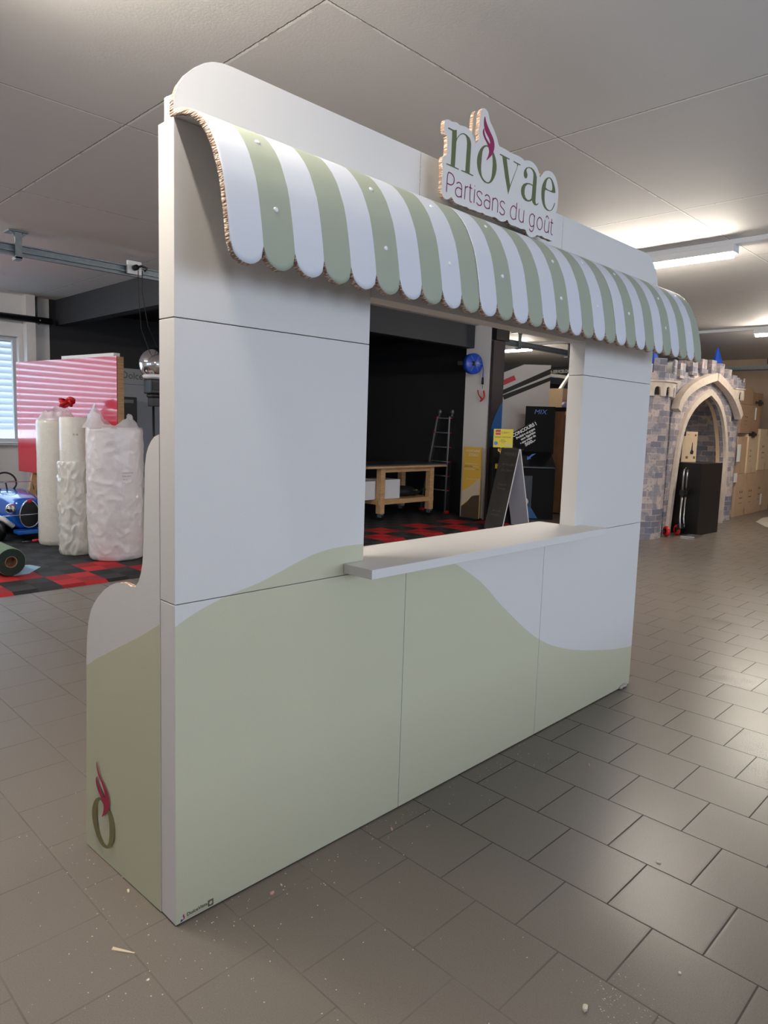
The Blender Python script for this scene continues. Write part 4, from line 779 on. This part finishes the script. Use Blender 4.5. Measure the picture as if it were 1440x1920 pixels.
st(sq, 'logo_lettering', 'LEGO', whiteink, -.131, 1.43, .03, .069, -.152); st(sq, 'sign_lettering', "'S DAY !", blackink, -.05, 1.425, .04, .13); st(sq, 'sign_lettering', 'GRAND CONCOURS', blackink, -.145, 1.358, .03, .25)
st(sq, 'sign_lettering', 'BALLE', blackink, -.05, 1.318, .02, .06); st(sq, 'sign_lettering', 'A GAGNER', blackink, -.075, 1.295, .02, .11); st(sq, 'sign_lettering', 'ici', blackink, -.04, 1.275, .015, .05)
b = MB(); b.lathe([(.0,.001),(.032,.001)], (-.125,-.1505,1.27), (0,-1,0), 20); b.build('round_picture', mat('sky_picture', (110,140,190), .5, noise=.4, nscale=30), sq, world=False)
b = MB(); b.box(.03,-.1512,1.225,.12,-.1505,1.25); b.build('grey_tab', mat('grey_tab', (196,196,186), .5), sq, world=False)
st(yc2, 'card_lettering', 'BULLETINS', blackink, -.10, .93, .02, .14, -.159); st(yc, 'card_lettering', 'GAGNE', blackink, -.03, 1.16, .018, .07, -.157)
b = MB(); b.box(-.072,-.1575,1.155,-.042,-.156,1.18); b.build('red_square', MATS['logo_red'], yc, world=False)
b = MB(); b.prism([[(-.03,.905),(.055,.912),(.055,.885),(.02,.89)]], (0,-.158,0), (1,0,0), (0,0,1), .001, .002); b.build('black_arrow', blackink, yc2, world=False)
# A-frame board
t = thing('a_frame_sign', 'folding A-frame pavement board, black faces with white edges', 'pavement sign', (7.97,4.47,.0))
chalk = mat('chalkboard_print', (54,50,46), .35, noise=.3, nscale=5)
ap = (7.95,1.22)
for nm, fx, m in (('front_leaf', 7.58, chalk), ('rear_leaf', 8.31, mat('grey_board_back', (168,168,180), .6))):
    s = 1 if fx > ap[0] else -1; a = Vector((fx,0,.022)); c = Vector((ap[0]+s*.012,0,ap[1])); d = (c-a).normalized(); n = Vector((d.z,0,-d.x))*-s if False else Vector((-d.z,0,d.x))
    q = n*.012
    b = MB(); ys = (4.08, 4.40)
    vs = [(p.x+e.x, y, p.z+e.z) for p in (a, c) for y in ys for e in (q, -q)]
    b.add(vs, [(0,1,3,2),(4,6,7,5),(0,2,6,4),(1,5,7,3),(0,4,5,1),(2,3,7,6)]); b.m = [1,1,0,0,1,1]
    if nm == 'front_leaf': b.m = [1,1,0,2,1,1]
    o = b.build(nm, [m, paper, mat('grey_board_back', (168,168,180), .6)], t)
    if nm == 'front_leaf':
        b = MB(); pos_ = [(.72,.1,.22),(.70,.1,.22),(.55,.09,.2),(.45,.1,.18),(.2,.1,.15)]
        u_ = Vector((0,-1,0)); v_ = d; o_ = Vector((fx-7.97, ys[1]-4.47, .022)) + n*.0125
        for tx, k, s_ in (('MENU', .93, .07), ('Midi', .80, .05), ('Du jour', .73, .05), ('Salade', .55, .04), ('Potage', .5, .04), ('Bonne', .22, .04), ('visite', .17, .04)):
            text_part('chalk_lettering', tx, mat('faint_chalk', (104,98,92), .8), o, o_ + u_*.08 + v_*(1.23*k), u_, v_, s_, .001, width=.2 if k > .7 else .15)
# big poster board
t = thing('poster_board', 'tall white poster board with black diagonal bars and a red bar behind the displays', 'poster', (9.78,5.42,.02), RZ+.02)
b = MB(); b.box(-.95,0,0,.60,.03,2.66); pf = b.build('board', mat('poster_paper', (206,200,198), .5), t, world=False)
def bar(pts, m, nm, d=.001): b = MB(); b.prism([pts], (0,0,0), (1,0,0), (0,0,1), d, d+.001); b.build(nm, m, pf, world=False)
bar([(-.28,2.18),(-.28,2.10),(.60,2.50),(.60,2.60)], blackink, 'black_bar'); bar([(-.25,2.10),(-.22,2.02),(.60,2.38),(.60,2.45)], blackink, 'black_bar'); bar([(-.34,2.33),(-.32,2.24),(-.02,2.38),(-.06,2.46)], mat('red_ink', (190,24,44), .5), 'red_bar'); bar([(-.6,2.66),(-.6,2.36),(.12,2.66)], blackink, 'black_corner')
text_part('lettering', 'YUSUKE MURATA', blackink, pf, (-.24,-.001,1.18), (1,0,0), (0,0,1), .15, .001, width=.95)
text_part('lettering', 'EN LIVE A', MATS['red_ink'], pf, (-.24,-.001,1.0), (1,0,0), (0,0,1), .17, .001, width=.75)
# black contest display
t = thing('contest_display', 'black contest ballot display with a blue title and slanted white lettering', 'display', (9.32,4.72,.0), RZ)
bb = mat('black_board', (14,14,16), .65, spec=.2)
b = MB(); b.box(-.30,-.15,.0,.36,.25,.86); b.build('plinth', bb, t, world=False, bevel=.003)
b = MB(); b.add([(-.34,-.17,.87),(.36,-.17,.87),(.36,.25,.87),(-.34,.25,.87),(-.34,-.17,.90),(.36,-.17,.90),(.36,.25,1.16),(-.34,.25,1.16)], [(0,3,2,1),(4,5,6,7),(0,1,5,4),(1,2,6,5),(2,3,7,6),(3,0,4,7)]); b.build('sloping_lid', mat('glossy_black_board', (24,24,28), .2), t, world=False, bevel=.003)
b = MB(); b.box(-.11,.215,1.10,.40,.245,1.92); hd = b.build('header', bb, t, world=False, bevel=.002)
text_part('title_lettering', 'MIX', mat('mid_blue_ink', (90,130,210), .5), hd, (.03,.2145,1.79), (1,0,0), (0,0,1), .11, .001, width=.22, shear=.2, bold=.0)
ca, sa = math.cos(math.radians(30)), math.sin(math.radians(30))
pl = [(-.10,-.13),(.34,-.13),(.37,-.08),(.36,-.04),(.39,.0),(.37,.04),(.42,.08),(.41,.12),(.44,.17),(.40,.21),(-.14,.21),(-.19,.17),(-.17,.08),(-.12,.04)]
b = MB(); b.prism([pl], (-.18,.19,1.30), (ca,0,sa), (-sa,0,ca), .0, .012, 0, 1); sp = b.build('speech_cutout', [bb, edge], t, world=False)
for k, (tx, s_, w_) in enumerate((('CONCOURS !', .08, .46), ('Participe et gagne', .05, .36), ('une figurine', .05, .28), ('a une valeur de', .05, .30), ('500.-', .075, .20))):
    dx = (0, .04, .10, .06, .12)[k]-.08; dy = (.135, .075, .02, -.035, -.105)[k]
    text_part('slanted_lettering', tx, whiteink, sp, (-.18+ca*dx-sa*dy, .178-.0005, 1.30+sa*dx+ca*dy), (ca,0,sa), (-sa,0,ca), s_, .001, width=w_, bold=.004)
b = MB(); b.prism([[(0,0),(.07,.03),(.06,.05),(.16,.13),(.10,.12),(.03,.06),(.01,.075)]], (-.10,-.02,1.0), (1,0,0), (0,.55,.83), .005, .008); b.build('blue_arrow', MATS['mid_blue_ink'], t, world=False)
b = MB(); b.box(-.31,-.16,.0,-.305,.25,.86) if False else b.box(-.22,-.158,.20,-.02,-.152,.74); b.build('front_panel', mat('dark_picture', (30,32,40), .4, noise=.3, nscale=8), t, world=False)
b = MB(); b.lathe([(0,.002),(.07,.002)], (-.14,-.16,.30), (0,-1,0), 20); b.build('round_label', whitep, t, world=False)
b = MB(); b.prism([[(-.24,.02),(.1,.02),(-.02,.2),(-.24,.3)]], (0,-.158,0), (1,0,0), (0,0,1), .001, .002); b.build('blue_shape', MATS['blue_print'], t, world=False)
# wooden storage shelf with things on it
t = thing('storage_shelf', 'open wooden storage shelf with a black top at the right of the opening', 'shelf', (10.6,4.95,.0), 0)
b = MB(); b.box(10.28,4.72,.02,10.34,5.42,1.86); b.build('side_panel', mat('walnut_board', (128,92,66), .6, noise=.15, nscale=5, stretch=(8,8,1)), t)
b = MB(); b.box(11.1,4.72,.02,11.14,5.42,1.86); b.build('side_panel', wood, t)
b = MB(); b.box(10.26,4.68,1.86,11.2,5.44,1.93); b.build('shelf_top', blackp, t)
for z in (.06, 1.25): b = MB(); b.box(10.34,4.74,z,11.1,5.40,z+.03); b.build('shelf_board', wood_h, t)
b = MB(); b.box(10.34,5.38,.09,11.1,5.40,1.86); b.build('back_panel', carton_d, t)
b = MB(); b.box(10.30,4.70,1.80,11.12,4.72,1.86); b.build('front_edge', wood_h, t)
for k, (xx, hh, mm, lb) in enumerate(((10.42,.95,MATS['walnut_board'],'dark brown offcut board leaning in the lower part of the storage shelf'),(10.56,.80,carton_d,'brown cardboard strip leaning in the storage shelf, right of the dark offcut'))):
    b = MB(); b.box(xx,4.62,.09,xx+.06,4.70,.09+hh+.15); tag(b.build('offcut_board', mm, None, loc=(xx,4.66,.09)), lb, 'board')
    bpy.data.objects[b and 'offcut_board' + ('' if k == 0 else '.001')].location.z = .0
t = thing('wrapped_tube', 'white and black tubes standing on the shelf board in the storage shelf', 'tube', (10.5,5.0,1.28))
b = MB(); b.cyl((10.50,4.95,1.281),(10.50,4.97,1.60),.04,n=14); b.build('white_tube', whitep, t, smooth=True)
b = MB(); b.tube([(10.60,4.85,1.281),(10.60,4.86,1.6),(10.56,4.9,1.76),(10.5,4.95,1.78)], .018); b.build('black_hose', blackp, t, smooth=True)
b = MB(); b.box(10.75,5.05,1.931,11.10,5.42,2.30); cb0 = b.build('cardboard_box', carton2, None, loc=(10.9,5.2,1.931), bevel=.003); tag(cb0, 'light brown cardboard box on top of the storage shelf', 'box')
b = MB(); b.cyl((10.48,4.86,1.985),(11.1,4.80,1.985),.052,n=20); tag(b.build('paper_tube', mat('lilac_paper', (150,140,176), .6), None, loc=(10.6,4.85,1.931), smooth=True), 'lilac grey paper tube lying on the black shelf top', 'tube')
# steel rack behind with diagonal braces
t = thing('steel_rack', 'tall steel rack with white diagonal braces behind the storage shelf', 'rack', (12.2,5.8,0))
for xx in (11.4, 13.6):
    b = MB(); b.box(xx,5.80,.0,xx+.05,5.85,2.65); b.build('upright', steel, t)
b = MB(); b.beam((11.42,5.75,1.98),(12.35,5.72,2.86),.05,.055,up=(0,1,0)); b.build('diagonal_brace', paper, t)
b = MB(); b.beam((11.35,5.82,2.42),(11.75,5.80,1.95),.05,.05,up=(0,1,0)); b.build('diagonal_brace', paper, t)
b = MB(); b.box(11.4,5.86,2.60,13.6,5.92,2.66); b.build('rack_beam', paper, t)
b = MB(); b.box(11.4,5.86,1.90,13.6,6.6,1.95); b.build('rack_shelf', steel, t)
b = MB(); b.box(11.55,5.95,1.951,11.95,6.5,2.2); tag(b.build('cardboard_box', carton2, None, loc=(11.7,6.2,1.951)), 'flat pale cardboard box on the steel rack behind the diagonal braces', 'box')
t = thing('patterned_panel', 'black panel with white scribbled graphics standing on the steel rack', 'panel', (11.8,6.7,1.951))
b = MB(); b.box(11.6,6.62,.01,13.4,6.66,2.55); b.build('panel_face', blackp, t)
b = MB(); rr = random.Random(4)
for k in range(26):
    x = 11.65+rr.random()*.75; z = 2.02+rr.random()*.45; a = rr.random()*PI; l = .03+rr.random()*.05; b.beam((x-math.cos(a)*l,6.612,z-math.sin(a)*l),(x+math.cos(a)*l,6.612,z+math.sin(a)*l),.012,.014,up=(0,1,0))
b.build('white_graphics', whiteink, t)
t = thing('shop_sign', 'black wall sign with white web address lettering and blue splashes', 'sign', (15.55,8.2,2.9))
b = MB(); b.box(15.53,6.9,2.55,15.59,8.7,3.14); b.build('sign_face', mat('charcoal_sign', (52,54,60), .5), t)
text_part('lettering', 'DOLCEVISTA-SERVICES.CH', whiteink, t, (-.021,.45,.115), (0,-1,0), (0,0,1), .11, .001, width=.95, bold=.003)
b = MB(); b.prism([[(0,0),(.2,.03),(.3,0),(.42,.05),(.3,-.05),(.12,-.03)]], (15.53,8.35,2.93), (0,-1,0), (0,0,1), .001, .002); b.build('blue_splash', mat('bright_blue_ink', (40,130,220), .4), t)

# ------------------------------------------------------------------ the cardboard castle
t = CAS = thing('cardboard_castle', 'printed cardboard castle gateway with brick towers and pointed arch', 'castle', (10.8,2.5,0))
half = [(9.60,0),(9.66,.55),(9.735,1.10),(9.80,1.42),(9.92,1.68),(10.14,1.88),(10.44,2.03),(10.83,2.15)]
half2 = [(11.18,2.03),(11.42,1.85),(11.58,1.62),(11.70,1.33),(11.76,1.05),(11.76,.5),(11.73,0)]
def sm(l): return smooth_line(l, 1)
arch = sm(half)[:-1] + [half[-1]] + sm([half[-1]]+half2)[1:]
top = [(11.98,2.36),(11.60,2.45),(11.2,2.53),(10.85,2.56),(10.4,2.53),(9.9,2.45),(9.45,2.38)]
outl = arch[:] ; wall = [(9.42,0)] + arch + [(11.98,0)] + top
b = MB(); b.prism([wall], (0,2.47,0), (1,0,0), (0,0,1), 0, -.06); o = b.build('gate_wall', M_brick, t); uv_walls(o)
def band(c, w, y0, d, nm):
    P = [Vector(p) for p in c]; L = []; R = []
    for i, p in enumerate(P):
        tt = (P[min(i+1,len(P)-1)] - P[max(i-1,0)]).normalized(); q = Vector((-tt.y, tt.x)); L.append(tuple(p+q*w)); R.append(tuple(p))
    b = MB(); b.prism([R + L[::-1]], (0,y0,0), (1,0,0), (0,0,1), 0, d); return b.build(nm, trimst, t)
band(arch, .10, 2.469, .05, 'arch_trim')
b = MB(); b.prism([arch + [(p[0]+(.028 if p[0] > 10.8 else -.028 if p[0] < 10.8 else 0), p[1]+.02) for p in reversed(arch)]], (0,2.53,0), (1,0,0), (0,0,1), -.06, 0); b.build('arch_reveal', mat('plain_board_tan', (196,166,134), .7), t)
hl = smooth_line([(9.50,1.84),(9.56,1.98),(9.84,2.14),(10.3,2.28),(10.86,2.385)], 2); hr = smooth_line([(10.88,2.385),(11.3,2.28),(11.72,2.12),(12.02,1.90),(12.11,1.80)], 2)
band(hl, .125, 2.46, .11, 'hood_mould'); band(hr, .125, 2.46, .11, 'hood_mould')
for k, (x, z) in enumerate(((9.62,2.44),(10.08,2.52),(10.45,2.57),(10.85,2.59),(11.22,2.565),(11.58,2.50),(11.86,2.42))):
    b = MB(); b.box(x-.10,2.42,z-.10,x+.10,2.80,z+.12); o = b.build('merlon', M_brick, t, bevel=.004); uv_walls(o)
def tower(cx, cy, r, zc, zt, ztop, nm, hr_=1.12):
    b = MB(); b.cyl((cx,cy,0.002),(cx,cy,zc),r,n=16); o = b.build(nm, M_brick, t); uv_round(o, (cx-10.8, cy-2.5), r)
    # corbel ring with its little arches
    b = MB(); n = 16; R = r*hr_; pts = []
    for i in range(n):
        a0 = 2*PI*i/n; a1 = 2*PI*(i+1)/n
        p0 = Vector((cx+math.cos(a0)*R, cy+math.sin(a0)*R, 0)); p1 = Vector((cx+math.cos(a1)*R, cy+math.sin(a1)*R, 0)); w = (p1-p0).length; u = (p1-p0).normalized()
        loop = [(0,zc-.02),(w*.24,zc-.02),(w*.26,zc+.06)] + [(w*.5-math.cos(q)*w*.24, zc+.06+math.sin(q)*.055) for q in (.6,1.1,1.57,2.04,2.5)] + [(w*.74,zc+.06),(w*.76,zc-.02),(w,zc-.02),(w,zt),(0,zt)]
        b.prism([loop], p0, u, (0,0,1), -.03, 0)
    b.lathe([(R*1.0,zt-.012),(R*1.04,zt),(R*1.04,zt+.02),(r*.9,zt+.022)], (cx,cy,0), n=16)
    b.lathe([(r*.99,zc-.01),(R-.035,zc-.0)], (cx,cy,0), n=16)
    b.build('corbel_ring', trimst, t)
    b = MB(); b.cyl((cx,cy,zt+.02),(cx,cy,zt+.12),R,n=16,caps=False); b.cyl((cx,cy,zt+.021),(cx,cy,zt+.03),R*.98,n=16); b.cyl((cx,cy,zt+.03),(cx,cy,zt+.119),R-.02,n=16,caps=False,mi=1); o = b.build('parapet', [M_brick, paper], t); uv_round(o, (cx-10.8, cy-2.5), R)
    for k in range(8):
        a = 2*PI*(k+.3)/8; b = MB(); vs = []
        for da in (-.2, .2):
            for rr in (R-.02, R):
                for z in (zt+.12, ztop): vs.append((cx+math.cos(a+da)*rr, cy+math.sin(a+da)*rr, z))
        b.add(vs, [(0,1,3,2),(4,6,7,5),(0,4,5,1),(2,3,7,6),(1,5,7,3),(0,2,6,4)]); b.m = [0,0,1,0,0,0]
        o = b.build('tower_merlon', [M_brick, paper], t); uv_round(o, (cx-10.8, cy-2.5), R)
tower(8.98, 2.80, .455, 2.06, 2.24, 2.56, 'tower_shaft'); tower(12.32, 2.86, .39, 2.16, 2.32, 2.52, 'tower_shaft', 1.14)
for (x, y, z0, z1, r) in ((12.66,3.02,2.50,3.13,.19),(10.05,3.10,2.45,3.05,.17),(11.55,3.35,2.3,3.0,.0)):
    if r == 0: continue
    b = MB(); pr = []; n = 5
    for k in range(n):
        f0 = k/n; f1 = (k+1)/n; h = z1-z0; pr += [(r*(1-f0)+.012, z0+h*f0), (r*(1-f1)+.004, z0+h*f1)]
    b.lathe(pr + [(0, z1)], (x,y,0), n=8); b.build('spire', mat('blue_roof_print', (36,84,190), .45, noise=.25, nscale=9), t)
    b = MB(); b.cyl((x,y,0.01),(x,y,z0),r*.8,n=12); o = b.build('turret', M_brick, t); uv_round(o, (x-10.8,y-2.5), r)
b = MB(); b.box(10.05,3.75,0,13.0,3.80,2.45); o = b.build('inner_brick_wall', M_brick, t); uv_walls(o)
b = MB(); b.box(11.93,2.54,0.01,11.97,3.75,2.3); o = b.build('inner_brick_wall', M_brick, t); uv_walls(o)
b = MB(); b.prism([[(.0,.0),(.3,.0),(.3,1.5),(.24,1.72),(.1,1.9),(0,1.95)]], (9.72,3.6,0), (1,0,0), (0,0,1), 0, .03); b.build('inner_arch_post', mat('plain_board_tan', (196,166,134), .7), t)
# black plinth in the gateway
t = thing('black_plinth', 'black square plinth standing in the castle gateway', 'plinth', (10.15,2.4,0))
b = MB(); b.prism([[(9.80,2.10),(10.53,2.06),(10.60,2.66),(9.86,2.74)]], (0,0,0), (1,0,0), (0,1,0), .0, 1.09); b.build('plinth_body', mat('satin_black_board', (22,19,20), .38), t, bevel=.003)
t = thing('gift_carton', 'light brown carton with a small dark drawing on top of the black plinth', 'carton', (10.22,2.50,1.091), -.62)
b = MB(); b.box(-.17,-.12,0,.08,.14,.47); b.build('carton_body', carton2, t, world=False, bevel=.003)
b = MB(); b.prism([[(-.02,.12),(.02,.12),(.03,.16),(.01,.19),(.005,.30),(-.004,.30),(-.012,.19),(-.03,.15)]], (0,-.12,0), (1,0,0), (0,0,1), .001, .002); b.build('printed_drawing', blackink, t, world=False)
b = MB(); b.box(-.171,-.121,.40,-.12,-.1195,.47); b.box(-.1715,-.12,.40,-.170,-.05,.47); b.box(-.1715,-.1,.0,-.170,-.03,.06); b.build('black_tape', blackp, t, world=False)
b = MB(); b.box(-.10,-.1215,.42,-.06,-.1202,.425); b.box(.03,-.1215,.40,.06,-.1202,.43); b.box(.03,-.1215,.05,.06,-.1202,.09); b.box(-.1,-.1215,.05,-.06,-.1202,.09); b.build('shipping_marks', mat('faded_ink', (110,84,60), .7), t, world=False)
# hand truck
t = thing('hand_truck', 'folding aluminium hand truck with red wheels leaning by the black plinth', 'hand truck', (9.55,2.3,0))
for s, xx, yy in ((0, 9.50, 2.26), (1, 9.69, 2.28)):
    b = MB(); b.tube([(xx-.02,yy-.03,.13),(xx+.02,yy,.25),(xx+.03,yy,.62)], .014, n=10); b.build('frame_tube', alu, t, smooth=True)
    b = MB(); b.tube([(xx+.03,yy,.66),(xx+.03,yy,.94),(xx+.04,yy,.985),(xx+(.06 if s == 0 else .0),yy,1.0)], .013, n=10); b.build('handle_tube', alu, t, smooth=True)
    b = MB(); b.box(xx+.0,yy-.03,.61,xx+.06,yy+.03,.69); b.build('joint', blackp, t, bevel=.004)
b = MB(); b.tube([(9.56,2.26,1.0),(9.63,2.27,1.015),(9.70,2.28,1.0)], .014); b.build('handle_grip', blackp, t, smooth=True)
b = MB(); b.box(9.50,2.25,.10,9.74,2.29,.18); b.build('axle_block', blackp, t, bevel=.006)
for (xx, yy) in ((9.33,2.37),(9.62,2.33)):
    b = MB(); b.lathe([(.04,-.02),(.07,-.022),(.078,-.012),(.078,.012),(.07,.022),(.04,.02)], (xx,yy,.079), (.75,-.66,0) , 22); b.lathe([(0,-.012),(.042,-.012)], (xx,yy,.079), (.75,-.66,0), 16, 1); b.lathe([(0,.012),(.042,.012)], (xx,yy,.079), (.75,-.66,0), 16, 1); b.build('wheel', [redp, blackp], t, smooth=True)
b = MB(); b.prism([[(9.44,2.20),(9.50,2.02),(9.76,2.0),(9.76,2.20)], [(9.53,2.15),(9.55,2.07),(9.70,2.06),(9.70,2.15)]], (0,0,.004), (1,0,0), (0,1,0), 0, .022); b.build('toe_plate', alu, t)
# cartons at the far right
def carton_thing(x0, z0, x1, z1, y0, dep, label, m=carton, marks=1, lab=None):
    t = thing('shipping_carton', label, 'carton', ((x0+x1)/2, y0+dep/2, z0), 0, 'shipping cartons stacked at the far right')
    b = MB(); b.box(x0,y0,z0,x1,y0+dep,z1); b.build('carton_body', m, t, bevel=.004)
    w = x1-x0; h = z1-z0
    for k in range(marks):
        b = MB(); xx = x0+w*(.2+.45*k); b.box(xx,y0-.002,z0+h*.42,xx+w*.16,y0-.0005,z0+h*.44); b.box(xx,y0-.002,z0+h*.30,xx+w*.16,y0-.0005,z0+h*.31); b.box(xx+.01,y0-.002,z0+h*.55,xx+w*.05,y0-.0005,z0+h*.60); b.box(xx+w*.1,y0-.002,z0+h*.55,xx+w*.14,y0-.0005,z0+h*.60)
        b.build('shipping_marks', mat('faded_ink', (110,84,60), .7), t)
    b = MB(); b.box(x0+w*.48,y0-.0015,z0,x0+w*.52,y0-.0003,z0+h*.18); b.box(x0+w*.48,y0-.0015,z1-h*.15,x0+w*.52,y0-.0003,z1); b.build('tape', mat('brown_tape', (160,118,78), .3), t)
    if lab:
        b = MB(); b.box(lab[0],y0-.004,lab[1],lab[2],y0-.0021,lab[3]); b.build('paper_label', paper, t)
    return t
carton_thing(12.86,.001,14.03,.80,2.58,.7,'wide floor carton of the far right stack with two printed panels', marks=2)
carton_thing(14.06,.001,15.0,.84,2.60,.7,'floor carton at the right photo edge with a white strip label', lab=(14.42,.14,14.52,.36))
carton_thing(14.10,.845,15.0,1.66,2.60,.7,'second carton up at the right photo edge', m=carton2)
carton_thing(12.90,.805,13.42,1.50,2.62,.6,'tall carton on the wide floor carton, close to the castle tower', m=carton)
carton_thing(13.44,.805,14.0,1.56,2.60,.6,'upright carton with printed lines right of the tall carton', m=carton2)
carton_thing(12.95,1.565,14.02,2.10,2.62,.6,'broad carton on the upper layer with a white strip label', m=carton_d, lab=(13.72,1.83,13.80,2.06))
carton_thing(12.92,2.105,13.6,2.42,2.64,.6,'dark flat carton topmost on the stack beside the castle tower', m=carton_d, marks=1)
carton_thing(14.30,1.665,15.1,2.4,2.9,.6,'upper carton set back at the right photo edge', m=carton_d, marks=0)
for k, (x, z, lb) in enumerate(((13.62,1.52,'black strap with a buckle hanging round the upright carton'),(13.85,2.13,'black strap handle on the broad upper carton'))):
    b = MB(); b.box(x-.22,2.585,z,x+.22,2.598,z+.05); b.box(x-.08,2.57,z-.03,x+.06,2.584,z+.08); tag(b.build('black_strap', blackp, None, loc=(x,2.59,z)), lb, 'strap')
for (x, z0, z1, lb) in ((12.82,1.04,1.36,'crumpled white delivery note hanging beside the right castle tower, upper one'),(12.75,.66,.83,'small white delivery note beside the right castle tower, lower one')):
    b = MB(); b.box(x-.09,2.562,z0,x+.09,2.566,z1); tag(b.build('delivery_note', paper, None, loc=(x,2.564,z0)), lb, 'paper')
b = MB(); b.prism([[(11.9,1.75),(12.5,2.08),(13.3,2.2),(14.2,2.12),(14.6,1.2),(12.9,1.2)]], (0,0,.001), (1,0,0), (0,1,0), 0, .006); tag(b.build('floor_sheet', mat('pale_floor_sheet', (190,182,170), .6), None, loc=(13,1.7,.001)), 'pale flat sheet lying on the floor before the carton stack', 'sheet')
b = MB(); b.box(15.42,-3.0,2.93,15.59,4.5,2.99); b.box(15.42,-3.0,2.99,15.43,4.5,3.02); tag(b.build('cable_tray', steel, None, loc=(15.5,2,2.93)), 'pale metal cable tray along the far brown wall', 'cable tray')
b = MB(); b.tube([(15.35,2.95,3.16),(15.36,2.95,3.05),(15.40,2.9,2.98)], .012); tag(b.build('hanging_cable', cablem, None, loc=(15.4,2.95,3.1), smooth=True), 'short dark cable curling down to the cable tray on the far wall', 'cable')
